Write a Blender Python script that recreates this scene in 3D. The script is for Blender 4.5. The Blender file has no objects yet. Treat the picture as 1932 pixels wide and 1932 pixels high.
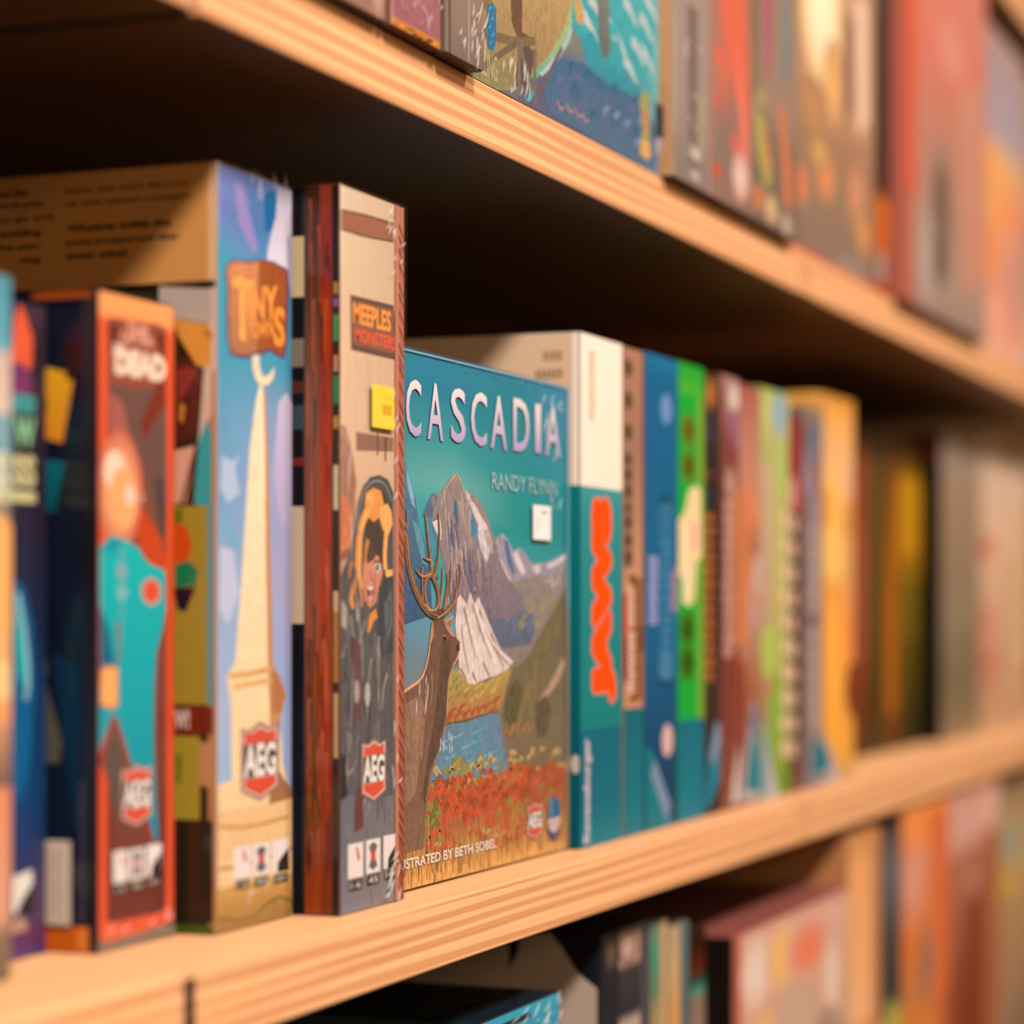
import bpy, bmesh, math, random
from mathutils import Vector
from mathutils.geometry import tessellate_polygon
random.seed(7)
S = bpy.context.scene
C = S.collection

# ---------------------------------------------------------------- camera
ANG = math.radians(21.629)
cam_d = bpy.data.cameras.new('camera'); cam = bpy.data.objects.new('camera', cam_d); C.objects.link(cam)
cam.rotation_euler = (math.radians(90), 0, ANG - math.radians(90))
cam_d.sensor_width = 36.0
cam_d.lens = 4600.0 / 1932.0 * 36.0
cam_d.shift_y = (1150.0 - 966.0) / 1932.0
cam_d.clip_start = 0.05
cam_d.dof.use_dof = True
cam_d.dof.focus_distance = 1.325
cam_d.dof.aperture_fstop = 3.3
S.camera = cam

# ---------------------------------------------------------------- exposure, world, room lamps
S.view_settings.view_transform = 'Standard'
S.view_settings.look = 'None'
S.view_settings.exposure = -0.14
S.view_settings.gamma = 1.0
S.view_settings.use_curve_mapping = False
S.cycles.max_bounces = 8
S.cycles.diffuse_bounces = 0
S.cycles.transparent_max_bounces = 16
W = bpy.data.worlds.new('shop_ambient'); S.world = W; W.use_nodes = True
bg = W.node_tree.nodes['Background']
bg.inputs[0].default_value = (1.0, 0.56, 0.24, 1); bg.inputs[1].default_value = 0.32

def lamp(name, loc, target, size, power, col):
    d = bpy.data.lights.new(name, 'AREA'); d.shape = 'DISK'; d.size = size; d.energy = power; d.color = col
    o = bpy.data.objects.new(name, d); C.objects.link(o); o.location = loc
    o.rotation_euler = (Vector(target) - Vector(loc)).to_track_quat('-Z', 'Y').to_euler()
    return o
lamp('ceiling_spot', (-1.05, -1.72, 2.75), (1.4, 0.5, 0.0), 0.5, 292, (1.0, 0.93, 0.85))
lamp('aisle_lamp', (-1.3, -2.7, 1.15), (1.3, 0.5, 0.0), 1.5, 46, (1.0, 0.76, 0.48))
lamp('ceiling_spot', (2.7, -2.3, 3.1), (2.8, 0.5, 0.2), 0.7, 170, (1.0, 0.89, 0.79))

# ---------------------------------------------------------------- materials
K = (0.79, 0.83, 0.90)
def lin(h):
    if not isinstance(h, str): return h
    h = h.lstrip('#'); out = []
    for i in (0, 2, 4):
        c = int(h[i:i+2], 16) / 255.0
        out.append((c / 12.92 if c <= 0.04045 else ((c + 0.055) / 1.055) ** 2.4) * K[i // 2])
    return tuple(out)
def mix(a, b, t): return tuple(a[i] + (b[i] - a[i]) * t for i in range(3))

def new_mat(name):
    m = bpy.data.materials.new(name); m.use_nodes = True
    nt = m.node_tree; b = nt.nodes['Principled BSDF']
    return m, nt, b
MATS = {}
def flat_mat(h, rough=0.5):
    key = (h, rough)
    if key not in MATS:
        m, nt, b = new_mat('card_' + h.lstrip('#'))
        n = nt.nodes.new('ShaderNodeTexNoise'); n.inputs['Scale'].default_value = 220.0
        tc = nt.nodes.new('ShaderNodeTexCoord'); nt.links.new(tc.outputs['Object'], n.inputs['Vector'])
        mx = nt.nodes.new('ShaderNodeMixRGB'); mx.inputs[0].default_value = 0.06
        c = lin(h); mx.inputs[1].default_value = (*c, 1); nt.links.new(n.outputs[0], mx.inputs[2]); mx.blend_type = 'OVERLAY'
        nt.links.new(mx.outputs[0], b.inputs['Base Color'])
        b.inputs['Roughness'].default_value = rough; b.inputs['Specular IOR Level'].default_value = 0.3
        MATS[key] = m
    return MATS[key]
def make_print():
    m, nt, b = new_mat('printed_card')
    a = nt.nodes.new('ShaderNodeVertexColor'); a.layer_name = 'Col'
    tc = nt.nodes.new('ShaderNodeTexCoord')
    # brush texture of painted artwork; its strength is the colour's alpha
    mp = nt.nodes.new('ShaderNodeMapping'); mp.inputs['Scale'].default_value = (330, 330, 150); nt.links.new(tc.outputs['Object'], mp.inputs[0])
    br = nt.nodes.new('ShaderNodeTexNoise'); br.inputs['Scale'].default_value = 1.0; br.inputs['Detail'].default_value = 5.0; br.inputs['Roughness'].default_value = 0.65
    br.inputs['Distortion'].default_value = 1.2
    nt.links.new(mp.outputs[0], br.inputs['Vector'])
    def mth(op, p, q):
        n = nt.nodes.new('ShaderNodeMath'); n.operation = op
        for i, v in enumerate((p, q)):
            if isinstance(v, (int, float)): n.inputs[i].default_value = v
            else: nt.links.new(v, n.inputs[i])
        return n.outputs[0]
    f = mth('ADD', 1.0, mth('MULTIPLY', a.outputs[1], mth('MULTIPLY', mth('SUBTRACT', br.outputs[0], 0.5), 3.0)))
    sc = nt.nodes.new('ShaderNodeVectorMath'); sc.operation = 'SCALE'; nt.links.new(a.outputs[0], sc.inputs[0]); nt.links.new(f, sc.inputs['Scale'])
    nt.links.new(sc.outputs[0], b.inputs['Base Color'])
    w = nt.nodes.new('ShaderNodeTexNoise'); w.inputs['Scale'].default_value = 1500.0
    nt.links.new(tc.outputs['Object'], w.inputs['Vector'])
    bp = nt.nodes.new('ShaderNodeBump'); bp.inputs['Strength'].default_value = 0.08; bp.inputs['Distance'].default_value = 0.0005
    nt.links.new(w.outputs[0], bp.inputs['Height']); nt.links.new(bp.outputs[0], b.inputs['Normal'])
    b.inputs['Roughness'].default_value = 0.45; b.inputs['Specular IOR Level'].default_value = 0.12
    return m
PRINT = make_print()
def make_film():
    m = bpy.data.materials.new('clear_film'); m.use_nodes = True; nt = m.node_tree
    nt.nodes.remove(nt.nodes['Principled BSDF']); out = nt.nodes['Material Output']
    tr = nt.nodes.new('ShaderNodeBsdfTransparent'); gl = nt.nodes.new('ShaderNodeBsdfGlossy'); gl.inputs['Roughness'].default_value = 0.16
    fr = nt.nodes.new('ShaderNodeLayerWeight')
    pw = nt.nodes.new('ShaderNodeMath'); pw.operation = 'POWER'; pw.inputs[1].default_value = 4.5
    ad = nt.nodes.new('ShaderNodeMath'); ad.operation = 'MULTIPLY_ADD'; ad.inputs[1].default_value = 0.5; ad.inputs[2].default_value = 0.035; ad.use_clamp = True
    mx = nt.nodes.new('ShaderNodeMixShader')
    tc = nt.nodes.new('ShaderNodeTexCoord')
    mp = nt.nodes.new('ShaderNodeMapping'); mp.inputs['Scale'].default_value = (60, 60, 22)
    n = nt.nodes.new('ShaderNodeTexNoise'); n.inputs['Scale'].default_value = 1.0; n.inputs['Detail'].default_value = 2.0
    nt.links.new(tc.outputs['Object'], mp.inputs[0]); nt.links.new(mp.outputs[0], n.inputs['Vector'])
    bp = nt.nodes.new('ShaderNodeBump'); bp.inputs['Strength'].default_value = 0.35; bp.inputs['Distance'].default_value = 0.003
    nt.links.new(n.outputs[0], bp.inputs['Height'])
    nt.links.new(bp.outputs[0], gl.inputs['Normal'])
    nt.links.new(fr.outputs['Facing'], pw.inputs[0]); nt.links.new(pw.outputs[0], ad.inputs[0]); nt.links.new(ad.outputs[0], mx.inputs[0]); nt.links.new(tr.outputs[0], mx.inputs[1]); nt.links.new(gl.outputs[0], mx.inputs[2])
    nt.links.new(mx.outputs[0], out.inputs['Surface'])
    return m
FILM = make_film()
def make_crease():
    m = bpy.data.materials.new('film_crease'); m.use_nodes = True; nt = m.node_tree
    b = nt.nodes['Principled BSDF']; b.inputs['Base Color'].default_value = (.9, .86, .82, 1); b.inputs['Roughness'].default_value = 0.25
    b.inputs['Alpha'].default_value = 0.30
    return m
CREASE = make_crease()

def make_wood(z0, phase, light, dark, name):
    m, nt, b = new_mat(name); L = nt.links.new
    tc = nt.nodes.new('ShaderNodeTexCoord'); sp = nt.nodes.new('ShaderNodeSeparateXYZ'); L(tc.outputs['Object'], sp.inputs[0])
    def math_(op, a, bb=None, clamp=False):
        n = nt.nodes.new('ShaderNodeMath'); n.operation = op; n.use_clamp = clamp
        for i, v in enumerate((a, bb)):
            if v is None: continue
            if isinstance(v, (int, float)): n.inputs[i].default_value = v
            else: L(v, n.inputs[i])
        return n.outputs[0]
    mp = nt.nodes.new('ShaderNodeMapping'); mp.inputs['Scale'].default_value = (1.3, 14, 75); L(tc.outputs['Object'], mp.inputs[0])
    n1 = nt.nodes.new('ShaderNodeTexNoise'); n1.inputs['Scale'].default_value = 1.0; n1.inputs['Detail'].default_value = 2.0; L(mp.outputs[0], n1.inputs['Vector'])
    mp2 = nt.nodes.new('ShaderNodeMapping'); mp2.inputs['Scale'].default_value = (5, 260, 420); L(tc.outputs['Object'], mp2.inputs[0])
    n2 = nt.nodes.new('ShaderNodeTexNoise'); n2.inputs['Scale'].default_value = 1.0; n2.inputs['Detail'].default_value = 4.0; L(mp2.outputs[0], n2.inputs['Vector'])
    t = math_('ADD', math_('MULTIPLY', math_('SUBTRACT', sp.outputs[2], z0), 1 / 0.0076), phase)
    t = math_('ADD', t, math_('MULTIPLY', n1.outputs[0], 1.6))
    t = math_('ADD', t, math_('MULTIPLY', sp.outputs[1], 9.0))
    s = math_('SINE', math_('MULTIPLY', t, 2 * math.pi))
    band = math_('ADD', math_('MULTIPLY', s, 1.7), 0.62, True)
    ge = nt.nodes.new('ShaderNodeNewGeometry'); sn = nt.nodes.new('ShaderNodeSeparateXYZ'); L(ge.outputs['Normal'], sn.inputs[0])
    side = math_('SUBTRACT', 1.0, math_('MULTIPLY', math_('ABSOLUTE', sn.outputs[2]), 0.75), True)   # flat faces show faint long grain, edges the growth rings
    band = math_('MULTIPLY', band, side)
    line = math_('SUBTRACT', 1.0, math_('MULTIPLY', math_('ABSOLUTE', math_('ADD', s, 0.15)), 5.0), True)
    mx = nt.nodes.new('ShaderNodeMixRGB'); L(band, mx.inputs[0]); mx.inputs[1].default_value = (*light, 1); mx.inputs[2].default_value = (*dark, 1)
    mg = nt.nodes.new('ShaderNodeMixRGB'); mg.blend_type = 'MULTIPLY'
    L(math_('MULTIPLY', math_('MULTIPLY', line, side), math_('MULTIPLY', n2.outputs[0], 1.1, True)), mg.inputs[0]); L(mx.outputs[0], mg.inputs[1]); mg.inputs[2].default_value = (.55, .40, .28, 1)
    mf = nt.nodes.new('ShaderNodeMixRGB'); mf.blend_type = 'MULTIPLY'
    L(math_('MULTIPLY', math_('SUBTRACT', n2.outputs[0], 0.42), 0.8, True), mf.inputs[0]); L(mg.outputs[0], mf.inputs[1]); mf.inputs[2].default_value = (.6, .45, .33, 1)
    L(mf.outputs[0], b.inputs['Base Color'])
    b.inputs['Roughness'].default_value = 0.5; b.inputs['Specular IOR Level'].default_value = 0.35
    bp = nt.nodes.new('ShaderNodeBump'); bp.inputs['Strength'].default_value = 0.15; bp.inputs['Distance'].default_value = 0.0006
    L(n2.outputs[0], bp.inputs['Height']); L(bp.outputs[0], b.inputs['Normal'])
    return m

# ---------------------------------------------------------------- mesh helpers
def link(name, me, parent=None, mats=()):
    o = bpy.data.objects.new(name, me); C.objects.link(o)
    for m in mats: me.materials.append(m)
    if parent: o.parent = parent
    return o
def tag(o, label, cat, group=None):
    o['label'] = label; o['category'] = cat
    if group: o['group'] = group
    return o
def bm_box(bm, a, b, bev=0.0, seg=2):
    r = bmesh.ops.create_cube(bm, size=1.0)
    vs = r['verts']
    for v in vs:
        v.co = Vector([(a[i] + b[i]) / 2 + v.co[i] * (b[i] - a[i]) for i in range(3)])
    if bev > 0:
        es = list({e for v in vs for e in v.link_edges})
        bmesh.ops.bevel(bm, geom=es, offset=bev, segments=seg, affect='EDGES', profile=0.5)
def box_obj(name, a, b, mat, parent=None, bev=0.0, org=(0, 0, 0), seg=2):
    bm = bmesh.new()
    bm_box(bm, [a[i] - org[i] for i in range(3)], [b[i] - org[i] for i in range(3)], bev, seg)
    me = bpy.data.meshes.new(name); bm.to_mesh(me); bm.free()
    return link(name, me, parent, [mat])

# ---------------------------------------------------------------- printed artwork (all sizes in millimetres on the face)
GLYPH = {}
def glyphs(s, bold):
    k = (s, bold)
    if k not in GLYPH:
        cu = bpy.data.curves.new('t', 'FONT'); cu.body = s; cu.size = 1.0; cu.resolution_u = 3; cu.offset = bold
        cu.dimensions = '2D'; cu.fill_mode = 'FRONT'
        o = bpy.data.objects.new('t', cu); C.objects.link(o)
        dg = bpy.context.evaluated_depsgraph_get(); me = o.evaluated_get(dg).to_mesh()
        vs = [(v.co.x, v.co.y) for v in me.vertices]; fs = [tuple(p.vertices) for p in me.polygons]
        o.evaluated_get(dg).to_mesh_clear(); bpy.data.objects.remove(o); bpy.data.curves.remove(cu)
        xs = [v[0] for v in vs]; ys = [v[1] for v in vs]
        GLYPH[k] = (vs, fs, min(xs), min(ys), max(xs), max(ys))
    return GLYPH[k]
class Art:
    def __init__(s): s.foot = 0.0; s.flip = False; s.v = []; s.c = []; s.f = []; s.layer = 0; s.paint = 0.0; s.al = []; s.off = 0.05; s.top = 0.05; s.k = 0
    def _next(s): s.layer += 1; s.off = s.top + 0.005; s.k = -1
    def _add(s, pts, cols, faces):
        n = len(s.v); s.k += 1; o = s.off + 0.0009 * (s.k % 12); s.top = max(s.top, o)
        s.v += [(p[0], p[1], o) for p in pts]; s.c += cols; s.al += [s.paint] * len(pts); s.f += [tuple(n + i for i in f) for f in faces]
    def _cols(s, pts, c):
        if isinstance(c, tuple) and isinstance(c[0], str):
            if len(c) == 2:
                ys = [p[1] for p in pts]; a, b = min(ys), max(ys); t, bo = lin(c[0]), lin(c[1])
                return [mix(bo, t, (p[1] - a) / max(1e-6, b - a)) for p in pts]
            xs = [p[0] for p in pts]; a, b = min(xs), max(xs); t, bo = lin(c[0]), lin(c[1])   # (left, right, 'x')
            return [mix(t, bo, (p[0] - a) / max(1e-6, b - a)) for p in pts]
        return [lin(c)] * len(pts)
    def poly(s, pts, c, new=True):
        if new: s._next()
        tri = tessellate_polygon([[Vector((p[0], p[1], 0)) for p in pts]])
        s._add(pts, s._cols(pts, c), tri); return s
    def rect(s, u0, v0, u1, v1, c, new=True):
        u0, u1 = min(u0, u1), max(u0, u1); v0, v1 = min(v0, v1), max(v0, v1)
        return s.poly([(u0, v0), (u1, v0), (u1, v1), (u0, v1)], c, new)
    def grid(s, u0, v0, u1, v1, rows):
        # rows: list of (v_fraction_from_top, [colours left..right])
        s._next(); P, Cc, F = [], [], []; n = len(rows[0][1])
        for fr, cs in rows:
            for i, c in enumerate(cs):
                P.append((u0 + (u1 - u0) * i / max(1, n - 1), v1 - (v1 - v0) * fr)); Cc.append(lin(c))
        for r in range(len(rows) - 1):
            for i in range(n - 1):
                a = r * n + i; F += [(a, a + n, a + n + 1), (a, a + n + 1, a + 1)]
        s._add(P, Cc, F); return s
    def vgrad(s, u0, v0, u1, v1, stops): return s.grid(u0, v0, u1, v1, [(f, [c, c]) for f, c in stops])
    def ell(s, u, v, ru, rv, c, n=20, new=True):
        return s.poly([(u + ru * math.cos(2 * math.pi * i / n), v + rv * math.sin(2 * math.pi * i / n)) for i in range(n)], c, new)
    def glow(s, u, v, ru, rv, c_in, c_out, n=20):
        s._next(); P = [(u, v)]; Cc = [lin(c_in)]
        for k, t in ((0.55, 0.35), (1.0, 1.0)):
            for i in range(n):
                P.append((u + ru * k * math.cos(2 * math.pi * i / n), v + rv * k * math.sin(2 * math.pi * i / n))); Cc.append(mix(lin(c_in), lin(c_out), t))
        F = [(0, 1 + i, 1 + (i + 1) % n) for i in range(n)]
        for i in range(n):
            a, b = 1 + i, 1 + (i + 1) % n; F += [(a, a + n, b + n), (a, b + n, b)]
        s._add(P, Cc, F); return s
    def line(s, pts, w, c, w2=None, new=True):
        if new: s._next()
        w2 = w if w2 is None else w2
        # smooth the polyline once
        q = [pts[0]]
        for a, b in zip(pts, pts[1:]):
            q += [(a[0] * .75 + b[0] * .25, a[1] * .75 + b[1] * .25), (a[0] * .25 + b[0] * .75, a[1] * .25 + b[1] * .75)]
        q.append(pts[-1]); L, R = [], []; n = len(q)
        for i, p in enumerate(q):
            a, b = q[max(0, i - 1)], q[min(n - 1, i + 1)]; dx, dy = b[0] - a[0], b[1] - a[1]; l = math.hypot(dx, dy) or 1
            h = (w + (w2 - w) * i / (n - 1)) / 2
            L.append((p[0] - dy / l * h, p[1] + dx / l * h)); R.append((p[0] + dy / l * h, p[1] - dx / l * h))
        P = L + R; F = []
        for i in range(n - 1): F += [(i, n + i, n + i + 1), (i, n + i + 1, i + 1)]
        s._add(P, s._cols(P, c), F); return s
    def fat(s, t, u0, v0, u1, v1, c, d, rot=0, bold=0.0):
        s._next()
        for i in range(12):
            a = i * math.pi / 6; x, y = d * math.cos(a), d * math.sin(a)
            s.text(t, u0 + d + x, v0 + d + y, u1 - d + x, v1 - d + y, c, rot, bold, new=False)
        return s
    def text(s, t, u0, v0, u1, v1, c, rot=0, bold=0.0, slant=0.0, new=True):
        if new: s._next()
        vs, fs, x0, y0, x1, y1 = glyphs(t, bold)
        u0, u1 = min(u0, u1), max(u0, u1); v0, v1 = min(v0, v1), max(v0, v1); P = []
        for x, y in vs:
            a, b = (x - x0) / (x1 - x0), (y - y0) / (y1 - y0)
            if rot == 90: a, b = 1 - b, a
            elif rot == -90: a, b = b, 1 - a
            if s.flip: a = 1 - a          # on a left-hand side face u runs away from the viewer
            P.append((u0 + a * (u1 - u0), v0 + b * (v1 - v0) + slant * a))
        s._add(P, s._cols(P, c), fs); return s
    def strokes(s, items, c):
        s._next()
        for pts, w, w2 in items: s.line(pts, w, c, w2, new=False)
        return s
    def build(s, name, parent, face, b, org):
        x0, x1, yf, z0, z1, dep = b
        me = bpy.data.meshes.new(name); vs = []
        wmax = (x1 - x0) * 1000 - .3 if face == 'front' else dep * 1000 - .3; hmax = (z1 - z0) * 1000 - .3
        for u, v, o in s.v:
            u = min(max(u, .3), wmax); v = min(max(v, .3 + s.foot), hmax)
            if face == 'front': p = (x0 + u / 1000, yf - o / 1000, z0 + v / 1000)
            else: p = (x0 - o / 1000, yf + u / 1000, z0 + v / 1000)
            vs.append(tuple(p[i] - org[i] for i in range(3)))
        me.from_pydata(vs, [], s.f)
        at = me.color_attributes.new('Col', 'FLOAT_COLOR', 'POINT')
        for i, c in enumerate(s.c): at.data[i].color = (c[0], c[1], c[2], s.al[i])
        return link(name, me, parent, [PRINT])

def logo(A, u0, v0, u1, v1, blur=False):
    """shield badge: red crown band, white field with three letters, red pointed foot"""
    w, h = u1 - u0, v1 - v0
    P = lambda l: [(u0 + a * w, v0 + b * h) for a, b in l]
    A.poly(P([(-.06, .96), (.2, .93), (.5, 1.03), (.8, .93), (1.06, .98), (1.06, .12), (.5, -.04), (-.06, .12)]), '#8A6A62')
    A.poly(P([(0, .94), (.25, .90), (.5, .98), (.75, .90), (1, .95), (1, .14), (.5, 0), (0, .14)]), '#E8B8A8')
    A.poly(P([(.05, .92), (.25, .87), (.5, .94), (.75, .87), (.95, .92), (.95, .75), (.05, .73)]), '#D8543C')
    A.poly(P([(.05, .27), (.95, .29), (.95, .16), (.5, .03), (.05, .16)]), '#DC5238')
    A.poly(P([(.02, .73), (.98, .75), (.98, .30), (.02, .28)]), '#5A4440')
    A.text('AEG', u0 + .03 * w, v0 + .29 * h, u0 + .97 * w, v0 + .74 * h, '#F6E6DA', bold=0.035)
def icons(A, rects, drop='#D8503C'):
    (a, b, c) = rects
    for r in rects: A.rect(*r, '#F2DED4')
    w = a[2] - a[0]; h = a[3] - a[1]
    A.poly([(a[0] + .5 * w, a[1] + .92 * h), (a[0] + .66 * w, a[1] + .85 * h), (a[0] + .8 * w, a[1] + .5 * h), (a[0] + .62 * w, a[1] + .5 * h)], drop)
    w = b[2] - b[0]; h = b[3] - b[1]; m = ((b[0] + b[2]) / 2, (b[1] + b[3]) / 2)
    A.poly([(m[0], m[1] + .42 * h), (m[0] + .3 * w, m[1] + .3 * h), (m[0] + .12 * w, m[1]), (m[0] + .3 * w, m[1] - .3 * h), (m[0], m[1] - .42 * h), (m[0] - .3 * w, m[1] - .3 * h), (m[0] - .12 * w, m[1]), (m[0] - .3 * w, m[1] + .3 * h)], '#6A6060')
    A.poly([(m[0], m[1] + .2 * h), (m[0] + .2 * w, m[1]), (m[0], m[1] - .2 * h), (m[0] - .2 * w, m[1])], drop)
    w = c[2] - c[0]; h = c[3] - c[1]
    A.poly([(c[0] + .3 * w, c[1]), (c[0] + .35 * w, c[1] + .3 * h), (c[0] + .55 * w, c[1] + .45 * h), (c[0] + .95 * w, c[1] + .7 * h), (c[2], c[1])], '#2A2420')
    for k, (r, t) in enumerate(zip(rects, ('1-6', '45', '14+'))):
        rw = r[2] - r[0]; rh = r[3] - r[1]
        A.rect(r[0] + .1 * rw, r[1] - .34 * rh, r[2] - .08 * rw, r[1] - .06 * rh, '#3A302A')
        A.text(t, r[0] + .18 * rw, r[1] - .29 * rh, r[2] - .18 * rw, r[1] - .11 * rh, '#E8D8C0')
def dashes(A, u0, v0, u1, v1, n, c, vertical=True, fill=.72):
    """a run of small print too blurred to read"""
    A._next()
    for i in range(n):
        f0 = i / n; f1 = f0 + fill / n
        if vertical: A.rect(u0 + random.uniform(0, .15) * (u1 - u0), v0 + (v1 - v0) * f0, u1 - random.uniform(0, .15) * (u1 - u0), v0 + (v1 - v0) * f1, c, new=False)
        else: A.rect(u0 + (u1 - u0) * f0, v0, u0 + (u1 - u0) * f1, v1 - random.uniform(0, .2) * (v1 - v0), c, new=False)

def film(b, parent, org, creases=(), g=0.0012, lift=0.0):
    """clear shrink wrap: thin skin around the box with raised folds"""
    x0, x1, yf, z0, z1, dep = b; bm = bmesh.new()
    yb = yf + dep - 0.002
    # front, left, top as one skin with softened edges
    X0, X1, Y0, Z0, Z1 = x0 - g, x1 + g * .5, yf - max(g * 1.6, lift / 1000 + .0005), z0 + 0.0004, z1 + g
    prof = [(X0, yb), (X0, Y0 + .0015), (X0 + .0008, Y0 + .0004), (X0 + .0022, Y0), (X1 - .0015, Y0), (X1 - .0004, Y0 + .0006), (X1, Y0 + .002), (X1, yb)]
    zs = [Z0, Z1 - .0015, Z1 - .0003]
    ring = []
    for k, z in enumerate(zs):
        ins = 0 if k < 2 else 0.0008
        ring.append([bm.verts.new((p[0] + (ins if p[0] < (X0 + X1) / 2 else -ins) - org[0], max(p[1], Y0 + ins) - org[1], z - org[2])) for p in prof])
    for a, c in zip(ring, ring[1:]):
        for i in range(len(prof) - 1): bm.faces.new((a[i], a[i + 1], c[i + 1], c[i]))
    bm.faces.new(ring[-1][::-1])
    for (u0, v0, u1, v1, n, ln, ang, sp) in creases:
        for _ in range(n):
            u, v = random.uniform(u0, u1), random.uniform(v0, v1); a = math.radians(ang + random.uniform(-sp, sp))
            l = ln * random.uniform(.4, 1.2) / 2; w = random.uniform(.07, .2); bend = random.uniform(-.25, .25) * l
            du, dv = math.cos(a), math.sin(a); pts = []
            for t in (-1, -.3, .3, 1):
                pts.append((u + du * l * t - dv * bend * (1 - t * t), v + dv * l * t + du * bend * (1 - t * t)))
            rows = []
            for j, p in enumerate(pts):
                k = (0.15, 1, 1, 0.15)[j]
                rows.append([bm.verts.new((x0 + (p[0] + e * dv * w * k) / 1000 - org[0], Y0 - hh * k / 1000 - 0.00005 - org[1], z0 + (p[1] - e * du * w * k) / 1000 - org[2])) for e, hh in ((-1, 0), (0, .7), (1, 0))])
            for r0, r1 in zip(rows, rows[1:]):
                for i in range(2):
                    f = bm.faces.new((r0[i], r0[i + 1], r1[i + 1], r1[i])); f.material_index = 1
    me = bpy.data.meshes.new('shrink_wrap'); bm.to_mesh(me); bm.free()
    for p in me.polygons: p.use_smooth = False
    return link('shrink_wrap', me, parent, [FILM, CREASE])

def sticker(name, parent, b, org, u0, v0, u1, v1, col, face='front', marks=(), lift=1.6, label=None):
    x0, x1, yf, z0, z1, dep = b
    bm = bmesh.new()
    if face == 'front': bm_box(bm, (x0 + u0 / 1000 - org[0], yf - lift / 1000 - .0003 - org[1], z0 + v0 / 1000 - org[2]), (x0 + u1 / 1000 - org[0], yf - lift / 1000 - org[1], z0 + v1 / 1000 - org[2]), 0.0001, 1)
    else: bm_box(bm, (x0 - lift / 1000 - .0003 - org[0], yf + u0 / 1000 - org[1], z0 + v0 / 1000 - org[2]), (x0 - lift / 1000 - org[0], yf + u1 / 1000 - org[1], z0 + v1 / 1000 - org[2]), 0.0001, 1)
    me = bpy.data.meshes.new(name); bm.to_mesh(me); bm.free()
    o = link(name, me, parent, [flat_mat(col)])
    if label: o['label'] = label
    if marks:
        A = Art(); A.top = A.off = lift + .35
        for m in marks: A.rect(*m[:4], m[4]) if not isinstance(m[0], str) else A.text(*m)
        A.build('small_print', o, face, b, org)
    return o

def game_box(b, label, col, group, front=None, side=None, wrap=None, tray=None, bev=0.0012, front_name='spine_print', thick='x', foot=0.0):
    x0, x1, yf, z0, z1, dep = b
    org = ((x0 + x1) / 2, yf + dep / 2, z0)
    r = bpy.data.objects.new('board_game_box', None); C.objects.link(r); r.location = org; r.empty_display_size = .05
    tag(r, label, 'game box', group)
    if tray:
        t = 0.006
        if thick == 'x':
            box_obj('lid', (x0, yf, z0), (x1 - t, yf + dep, z1), flat_mat(col), r, bev, org)
            box_obj('tray', (x1 - t + .0001, yf + .0012, z0 + .0012), (x1, yf + dep - .0012, z1 - .0012), flat_mat(tray), r, .0008, org)
        else:
            box_obj('lid', (x0, yf, z0 + foot), (x1, yf + dep - .012, z1), flat_mat(col), r, bev, org)
            box_obj('tray', (x0 + .0015, yf + dep - .0119, z0), (x1 - .0015, yf + dep, z1 - .0015), flat_mat(tray), r, .0008, org)
    else:
        box_obj('lid', (x0, yf, z0), (x1, yf + dep, z1), flat_mat(col), r, bev, org)
    if front: front.foot = foot * 1000; front.build(front_name, r, 'front', b, org)
    if side: side.build('side_print', r, 'side', b, org)
    if wrap is not None: film(b, r, org, wrap, lift=front.top if front else 0)
    return r, org
def dims(b): return (b[1] - b[0]) * 1000, (b[4] - b[3]) * 1000
def blank(b, stops, m=0.7):
    w, h = dims(b); A = Art()
    if isinstance(stops, str): A.rect(m, m, w - m, h - m, stops)
    else: A.vgrad(m, m, w - m, h - m, stops)
    return A
def blank_side(b, stops, m=0.7):
    h = (b[4] - b[3]) * 1000; d = b[5] * 1000; A = Art()
    if isinstance(stops, str): A.rect(m, m, d - m, h - m, stops)
    else: A.vgrad(m, m, d - m, h - m, stops)
    return A

# ================================================================ setting
YB = 0.93
wb, nt, bs = new_mat('dark_back_panel'); bs.inputs['Base Color'].default_value = (.012, .008, .005, 1); bs.inputs['Roughness'].default_value = .9
o = box_obj('wall_back', (-0.6, YB, -1.2), (4.4, YB + .03, 1.5), wb); o['kind'] = 'structure'
fm, nt, bs = new_mat('shop_floor')
n = nt.nodes.new('ShaderNodeTexNoise'); n.inputs['Scale'].default_value = 3.0
cr = nt.nodes.new('ShaderNodeValToRGB'); cr.color_ramp.elements[0].color = (.05, .028, .011, 1); cr.color_ramp.elements[1].color = (.07, .04, .018, 1)
nt.links.new(n.outputs[0], cr.inputs[0]); nt.links.new(cr.outputs[0], bs.inputs['Base Color']); bs.inputs['Roughness'].default_value = .6
o = box_obj('floor', (-2.6, -4.0, -1.24), (5.2, YB + .03, -1.2), fm); o['kind'] = 'structure'

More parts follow.
